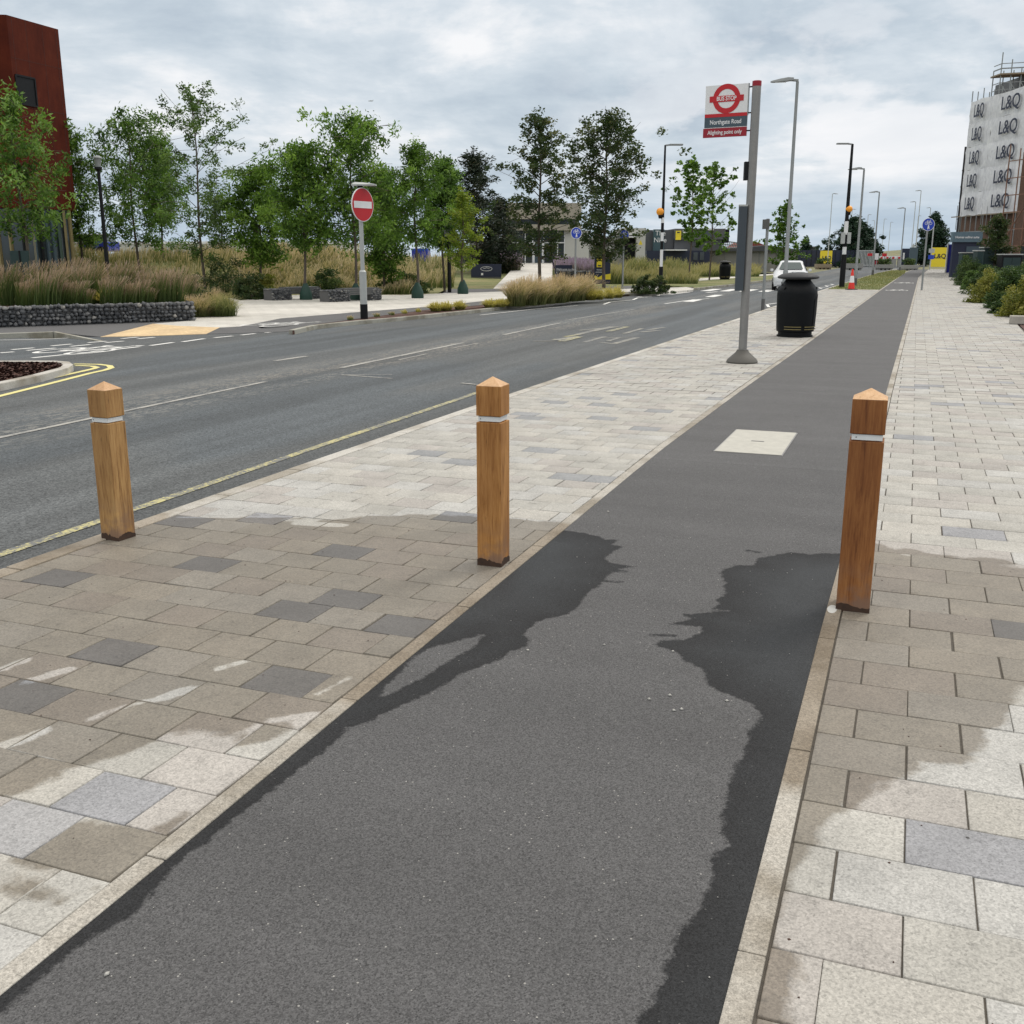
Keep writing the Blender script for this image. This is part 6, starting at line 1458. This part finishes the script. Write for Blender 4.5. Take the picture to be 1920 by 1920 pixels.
for i in range(5):
    for A, Bv, sd in ((C1, C0, i), (C0, C2, 10 + i)):
        V, F = face_sheet(A, Bv, zrows[i] - .05, zrows[i+1] - .0, 0, sd)
        sh = link('sheeting', npmesh('sheeting', V, F), M['sheet'], t, smooth=True)
        dd = (Bv - A) / np.linalg.norm(Bv - A); ang = math.atan2(dd[1], dd[0]); nn = np.array([dd[1], -dd[0]])
        if sd < 10: c = A + (Bv - A) * (.50) + nn * .28; sx = .62
        else: c = at(1834 + 36, 480, 90); c = C0 + (C2 - C0) * .30 + nn * .28; sx = 1.0
        text('lettering', 'L&Q', 1.45, M['navy'], sh, (c[0], c[1], (zrows[i] + zrows[i+1]) / 2 - .05), rot=(PI/2, 0, ang), sx=sx, ext=.01, bold=.012)
def pole(m, p, z0, z1, r=.045, mt='galv'):
    q = MB(); q.tube([(p[0], p[1], z0), (p[0], p[1], z1)], r, 6); q.build('standard', M[mt] if isinstance(mt, str) else mt, m)
sc = empty('scaffolding', 'tubular scaffolding around and above the white sheeting', 'scaffolding', (0, 0, 0))
m = sc; rg = random.Random(5)
for k in range(9):
    p = C0 + fR * k / 8 + np.array(FH) * -.15
    pole(m, p, 0, zrows[0] + .1)
    if k < 8: pole(m, C0 + fR * k / 8 + np.array(FH) * .2, zrows[5], zrows[5] + rg.uniform(.2, .6))
for k in range(4):
    p = C1 + fL * k / 4; pole(m, p, 0, zrows[0] + .1); pole(m, p, zrows[5] - .3, zrows[5] + rg.uniform(.3, .9))
m = MB()
for zz in (zrows[0] * .45, zrows[0] * .72, zrows[0] - .05):
    m.bar((*C1, zz), (*C0, zz), .06); m.bar((*C0, zz), (*C2, zz), .06)
m.build('ledgers', M['galv'], sc)
m = MB(); q0 = C1 - fL * .35 - FH * .8; q1 = C0 - FH * .8; q2 = C2 - FH * .8
m.prism([tuple(q0), tuple(q1), tuple(q2), tuple(C2 + FH * .4), tuple(C0 + FH * .4), tuple(C1 - fL * .35 + FH * .4)], zrows[0] - .12, zrows[0] - .03); m.build('boards', M['wood_pale'], sc)
m = MB()
for k in range(7):
    p = q0 + (q1 - q0) * k / 6; pole(sc, p, zrows[0] - 1.2, zrows[0] + rg.uniform(.5, 1.3), .03)
# upper loading tower
D0 = np.array(at(1840, 480, 92)[:2]); D1 = np.array(at(1990, 480, 90)[:2]); zT = [hz(v, *D0) for v in (182, 168, 155, 141, 128)]
tw = empty('scaffolding', 'scaffold tower with boarded platform rising above the white sheeting', 'scaffolding', (0, 0, 0))
m = tw
for k in range(9):
    p = D0 + (D1 - D0) * k / 8; pole(m, p, zT[0] - 1, hz((98, 112, 128, 104, 126, 100, 120, 108, 118)[k], *D0), .05); pole(m, p + FH * 1.4, zT[0] - 1, zT[4], .05)
m = MB()
for zz in zT[:3] + [zT[3] + .9, zT[3] + .5, zT[4]]: m.bar((*D0, zz), (*D1, zz), .055); m.bar((*D0, zz), (*(D0 + FH * 1.4), zz), .055)
for k in range(4):
    p = D0 + (D1 - D0) * k / 8; q = D0 + (D1 - D0) * (k + 1) / 8; m.bar((*p, zT[2]), (*q, zT[0]), .05)
m.build('ledgers', M['galv'], tw)
m = MB(); a_ = D0 - RT[:2] * .15; b_ = D1; m.prism([tuple(a_ - FH * .2), tuple(b_ - FH * .2), tuple(b_ + FH * 1.6), tuple(a_ + FH * 1.6)], zT[3], zT[3] + .12); m.build('boards', M['wood_pale'], tw)
t = empty('building', 'dark upper storey core standing above the white sheeting', 'building', (0, 0, 0))
m = MB(); a_ = np.array(at(1880, 480, 92)[:2]); m.prism([tuple(a_), tuple(a_ + RT[:2] * 6), tuple(a_ + RT[:2] * 6 + FH * 5), tuple(a_ + FH * 5)], zrows[5] - 2, zT[3] - .05); m.build('wall', M['midgrey'], t)
m = MB(); m.box(0, 0, 0, .5, .04, .9); w_ = m.build('window', M['glass'], t); w_.location = (a_[0] - FH[0] * .06 + RT[0], a_[1] - FH[1] * .06 + RT[1], zrows[5] + .3); w_.rotation_euler = (0, 0, YAW)
# dark stair column left of the sheets
t = empty('building', 'narrow dark stair tower left of the white sheeting', 'building', (0, 0, 0))
p = np.array(at(1793, 480, 97)[:2]); w = .9
m = MB(); p = np.array(at(1788, 480, 97)[:2]); pp = [tuple(p), tuple(p + RT[:2] * .9), tuple(p * 1.02 + RT[:2] * .9), tuple(p * 1.02)]; m.prism(pp, 0, hz(275, *p)); m.build('wall', M['midgrey'], t)
m = MB()
for k in range(6): m.box(-.03, -.05, 2 + k * 1.4, .93, .0, 2.12 + k * 1.4)
o = m.build('floor_band', M['foot'], t); o.location = (p[0], p[1], 0); o.rotation_euler = (0, 0, YAW)
# nearer brick block with rusty scaffold poles
N0 = np.array(at(1897, 480, 66)[:2]); N1 = N0 + np.array([4.0, -7.0]); zn = hz(285, *N0)
t = empty('building', 'brown brick block with scaffold poles at the right edge', 'building', (0, 0, 0))
m = MB(); m.prism([tuple(N0), tuple(N1), tuple(N1 + np.array([6, 3])), tuple(N0 + np.array([6, 3]))], 0, zn); m.build('wall', M['brick'], t)
dN = (N1 - N0) / np.linalg.norm(N1 - N0); nN = np.array([dN[1], -dN[0]])
for r_ in range(3):
    for c_ in range(5):
        p = N0 + dN * (.7 + c_ * 1.5) + nN * .02; q = p + dN * .8; z_ = .9 + r_ * 2.4
        m = MB(); m.quad((*p, z_), (*q, z_), (*q, z_ + 1.3), (*p, z_ + 1.3)); m.build('window', M['glass'], t)
sc = empty('scaffolding', 'rusty brown scaffold poles before the brick block', 'scaffolding', (0, 0, 0))
rust = plain('rusty_scaffold_tube', (.22, .12, .08), .7, var=.3)
for k in range(8): pole(sc, N0 + dN * k * 1.05 + nN * .9, 0, zn + rg.uniform(-1.5, .6), .04, rust); pole(sc, N0 + dN * k * 1.05 + nN * .2, 0, zn - .4, .035, rust)
m = MB()
for z_ in np.arange(1.2, zn, 1.0):
    a_ = N0 + nN * .9; b_ = N1 + nN * .9; m.bar((*a_, z_), (*b_, z_), .05)
for k in range(4): a_ = N0 + dN * k * 2 + nN * .95; b_ = N0 + dN * (k + 1) * 2 + nN * .95; m.bar((*a_, 2), (*b_, 4.4), .04)
m.build('ledgers', rust, sc)
# sales suite, hoardings
t = frame_root('sales_suite', 'low dark sales suite with a slate blue fascia beneath the scaffolding', 'building', 82)
panel('fascia', t, 1786, 435, 1842, 454, 82, plain('slate_blue_fascia', (.10, .16, .20), .6), -.15, .25)
panel('wall', t, 1788, 454, 1840, 490, 82, M['navy'], 0, .3, base=0)
text('lettering', 'Homes selling suite', .235, M['white'], t, (px2(1812, 445, 82)[0], -.18, px2(1812, 445, 82)[1]), bold=.004)
panel('window', t, 1812, 462, 1838, 478, 82, M['slate'], -.05, -.01)
t = frame_root('hoarding', 'bright blue hoarding panel at the end of the right pavement', 'hoarding', 104)
panel('panel', t, 1779, 458, 1796, 509, 104, M['hoardblue'], 0, .15, base=-.1); panel('post', t, 1777, 457, 1778.5, 500, 104, M['galv_l'], -.1, .1, base=-.1)
def lq_board(u0, u1, v0, v1, fd, lab, dark=True):
    t = frame_root('hoarding', lab, 'hoarding', fd, 'yellow hoarding panels')
    panel('panel', t, u0, v0, u1, v1, fd, M['yellow'], 0, .2, base=-.1)
    r_, z_ = px2((u0 + u1) / 2, (v0 + v1) / 2, fd); text('lettering', 'L&Q', (u1 - u0) / 1982 * fd * .40, M['navy'], t, (r_, -.03, z_), bold=.02)
lq_board(1748, 1777, 464, 497, 170, 'yellow hoarding panel with navy letters on the right beside the conifer')
lq_board(1539, 1561, 470, 497, 168, 'yellow hoarding panel with navy letters left of the broad evergreen')
t = frame_root('hoarding', 'navy hoarding fence stretching behind the white car', 'hoarding', 172)
panel('panel', t, 1490, 469, 1632, 497, 172, M['navy'], 0, .2, base=-.1)
for u in range(1495, 1630, 9): panel('joint', t, u, 469, u + .6, 497, 172, M['black'], -.05, -.01, base=0)
t = frame_root('container', 'grey cabin roof showing above the navy fence', 'cabin', 185)
panel('wall', t, 1512, 463, 1536, 476, 185, M['midgrey'], 0, 4, base=0); panel('roof', t, 1511, 462, 1537, 464, 185, M['shed'], -.2, 4.2)
t = frame_root('site_gate', 'dark site gate with a white notice at the end of the cycle track', 'gate', 150)
panel('gate_leaf', t, 1692, 466, 1707, 494, 150, M['navy'], 0, .2, base=-.1); panel('gate_leaf', t, 1707, 464, 1722, 496, 148, M['slate'], -2, -1.8, base=-.1); panel('notice', t, 1698, 474, 1701, 487, 149, M['white'], -.1, -.05)
t = frame_root('site_gate', 'mesh fence panels beside the red and white road closure', 'fence', 165)
m = MB()
for i in range(12):
    r_, z_ = px2(1608 + i * 2.6, 470, 165); m.bar((r_, 0, 0), (r_, 0, z_), .1)
r0, z0_ = px2(1607, 470, 165); r1, _ = px2(1640, 470, 165); m.bar((r0, 0, z0_), (r1, 0, z0_), .15); m.bar((r0, 0, .2), (r1, 0, .2), .12); m.build('mesh_panel', M['galv_l'], t)
# road closure barriers
for i, (u0, u1, v0, v1, mt, lab) in enumerate([(1627, 1636, 475, 480, 'red', 'red road closed sign plate on the left of the closure'), (1655, 1663, 475, 481, 'red', 'red sign plate on the right of the closure'), (1640, 1648, 475, 487, 'white', 'white site notice board in the middle of the closure'), (1638, 1648, 489, 496, 'dred', 'dark red barrier block under the white notice')]):
    t = frame_root('road_sign', lab, 'road sign', 150 + i); panel('plate', t, u0, v0, u1, v1, 150 + i, M[mt], 0, .1)
    r_, z_ = px2((u0 + u1) / 2, v1, 150 + i); m = MB(); m.bar((r_, .05, -.1), (r_, .05, z_), .08); m.build('post', M['galv'], t)
for i in range(4):
    t = frame_root('barrier', ['leftmost', 'second from left', 'second from right', 'rightmost'][i] + ' red and white plastic barrier across the closed street end', 'barrier', 160, 'red and white barriers')
    u0 = 1650 + i * 11; panel('body', t, u0, 480, u0 + 10, 485, 160, M['white'], 0, .3); panel('red_panel', t, u0 + 1, 481.5, u0 + 5, 485, 160, M['red'], -.05, -.01); panel('foot', t, u0 + 1, 485, u0 + 9, 490, 160, M['shed'], 0, .3, base=-.1)
# planters across the street end
for i, (u0, u1, v0, v1, lab) in enumerate([(1531, 1560, 495, 504, 'brown planter box before the left yellow panel'), (1586, 1618, 494, 505, 'grey planter box right of the black beacon post'), (1645, 1676, 496, 505, 'grey planter box in the middle of the street end'), (1694, 1722, 497, 506, 'grey planter box before the dark gate')]):
    x0, y0 = gnd((u0 + u1) / 2, v1); fd = fdist(x0, y0); t = empty('planter', lab, 'planter', (x0, y0, 0), YAW, 'planter boxes at the street end'); w = (u1 - u0) / 1982 * fd; h_ = hz(v0, x0, y0)
    m = MB(); m.box(-w/2, 0, .12, w/2, 1.1, h_); [m.box(-w/2 + k * w / 4 + .1, .1, -.1, -w/2 + k * w / 4 + .4, 1, .12) for k in range(4)]; m.build('box', M['shed'] if i else M['wood_pale'], t, bevel=.02)
    rg2 = np.random.default_rng(400 + i); cc = np.stack([rg2.uniform(-w*.35, w*.35, 26), rg2.uniform(.2, .9, 26), h_ + rg2.uniform(0, .7, 26)], 1); V, F, v = leaves(cc, 30, .3, .22, rg2); me = npmesh('foliage', V, F); set_attr(me, 'v', v); link('foliage', me, M['lf_shrub'], t)
# cabinets and stone blocks beside the hedge
for i, (u0, u1, v0, v1, fd, lab) in enumerate([(1846, 1880, 463, 520, 60, 'large dark green cabinet with a pale lid standing in the hedge'), (1834, 1845, 469, 520, 59, 'narrow dark cabinet beside the large green one'), (1805, 1831, 473, 515, 74, 'dark cabinet with a pale top behind the far hedge bushes'), (1880, 1918, 476, 520, 57, 'low black cabinet under the brick block')]):
    r_, zt_ = px2((u0 + u1) / 2, v0, fd); x0, y0 = FH * fd + RT[:2] * r_; w = (u1 - u0) / 1982 * fd
    t = empty('cabinet', lab, 'street cabinet', (float(x0), float(y0), 0), YAW, 'cabinets in the hedge'); 
    m = MB(); m.box(-w/2, 0, 0, w/2, .6, zt_ - .06); m.build('body', M['cabinet'] if i != 3 else M['black'], t, bevel=.02)
    m = MB(); m.box(-w/2 - .04, -.04, zt_ - .06, w/2 + .04, .64, zt_); m.build('lid', M['galv_l'], t, bevel=.01)
    m = MB(); m.box(-w * .42, -.015, .15, -.01, -.003, zt_ - .2); m.build('door', M['cabinet'], t); m = MB(); m.box(.01, -.015, .15, w * .42, -.003, zt_ - .2); m.build('door', M['cabinet'], t)
for i, (u, v, sx, sy, sz, lab) in enumerate([(1893, 608, .34, .30, .20, 'rough pale stone block at the edge of the right pavement, second nearest'), (1925, 648, .30, .35, .22, 'rough stone block cut by the right edge of the view'), (1822, 542, .30, .35, .24, 'left one of two small stone blocks under the hedge'), (1833, 548, .30, .35, .26, 'right one of two small stone blocks under the hedge'), (1845, 560, .45, .2, .05, 'flat pale slab lying at the foot of the hedge'), (1885, 583, .5, .9, .06, 'long flat pale slab beside the large hedge bush')]):
    x, y = gnd(u, v); m = MB(); m.box(0, 0, 0, sx, sy, sz); o = m.build('stone_block', M['stoneblock'], bevel=.025, seg=3); o.location = (x, y, 0); o.rotation_euler = (0, 0, .2 * math.sin(i * 3)); tag(o, lab, 'stone block')
hb = MB(); hb.prism([(2.22, 20), (2.45, 28), (2.8, 52), (4.9, 141), (30, 141), (30, -3), (2.26, -3)], -.24, -.01); struct(hb.build('planting_bed', M['soil']))
# aeroplane
x, y, z = at(695, 189.5, 1400); t = empty('aeroplane', 'tiny pale aeroplane in the sky left of centre', 'aeroplane', (x, y, z), YAW)
m = MB(); m.tube([(-3.2, 0, 0), (-2.6, 0, .1), (2.4, 0, .1), (3.2, 0, .3)], [.1, .42, .42, .1], 10); m.build('fuselage', M['galv'], t)
for s_ in (-1, 1):
    m = MB(); m.add([(-.7, 0, 0), (.7, 0, 0), (1.4, s_ * 5, .3), (.9, s_ * 5, .3)], [(0, 1, 2, 3)]); m.build('wing', M['galv'], t)
m = MB(); m.add([(2.3, 0, .3), (3.1, 0, .3), (3.4, 0, 1.5), (2.9, 0, 1.5)], [(0, 1, 2, 3)]); m.build('tail_fin', M['galv'], t)

# loose grit on the cycle track and paving
rg3 = np.random.default_rng(77); Vs, Fs, nv = [], [], 0
oct_ = np.array([(1,0,0),(0,1,0),(-1,0,0),(0,-1,0),(0,0,.7),(0,0,-.7)], float); of = np.array([(0,1,4),(1,2,4),(2,3,4),(3,0,4),(1,0,5),(2,1,5),(3,2,5),(0,3,5)])
pts = [(*gnd(u, v), .008) for u, v in ((201, 1828), (1262, 1222), (1256, 1305), (1217, 1312), (1363, 1315), (1263, 1333), (1278, 1331), (990, 1220), (1140, 960), (1133, 1210))]
pts += [(rg3.uniform(-1.7, -.3), rg3.uniform(1.4, 6) , rg3.uniform(.0012, .0032)) for _ in range(170)]
for x, y, r in pts:
    Vs.append(oct_ * r * rg3.uniform(.7, 1.3, (6, 3)) + [x, y, r * .4]); Fs.append(of + nv); nv += 6
tag(link('grit', npmesh('grit', np.concatenate(Vs), np.concatenate(Fs), 3), plain('pale_grit', (.42, .41, .38), .8, var=.3)), 'pale grit and small stones scattered on the cycle track', 'grit', kind='stuff')
Vs, Fs, nv = [], [], 0
for _ in range(150):
    if rg3.random() < .5: x, y = rg3.uniform(-4.2, -1.9), rg3.uniform(1.8, 6)
    else: x, y = rg3.uniform(-.15, 1.2), rg3.uniform(1.8, 6)
    r = rg3.uniform(.0015, .0045); Vs.append(oct_ * r * rg3.uniform(.6, 1.5, (6, 3)) * [1, 1, .5] + [x, y, .002]); Fs.append(of + nv); nv += 6
tag(link('debris', npmesh('debris', np.concatenate(Vs), np.concatenate(Fs), 3), M['soil']), 'tiny dark crumbs of soil scattered over the paving slabs', 'debris', kind='stuff')
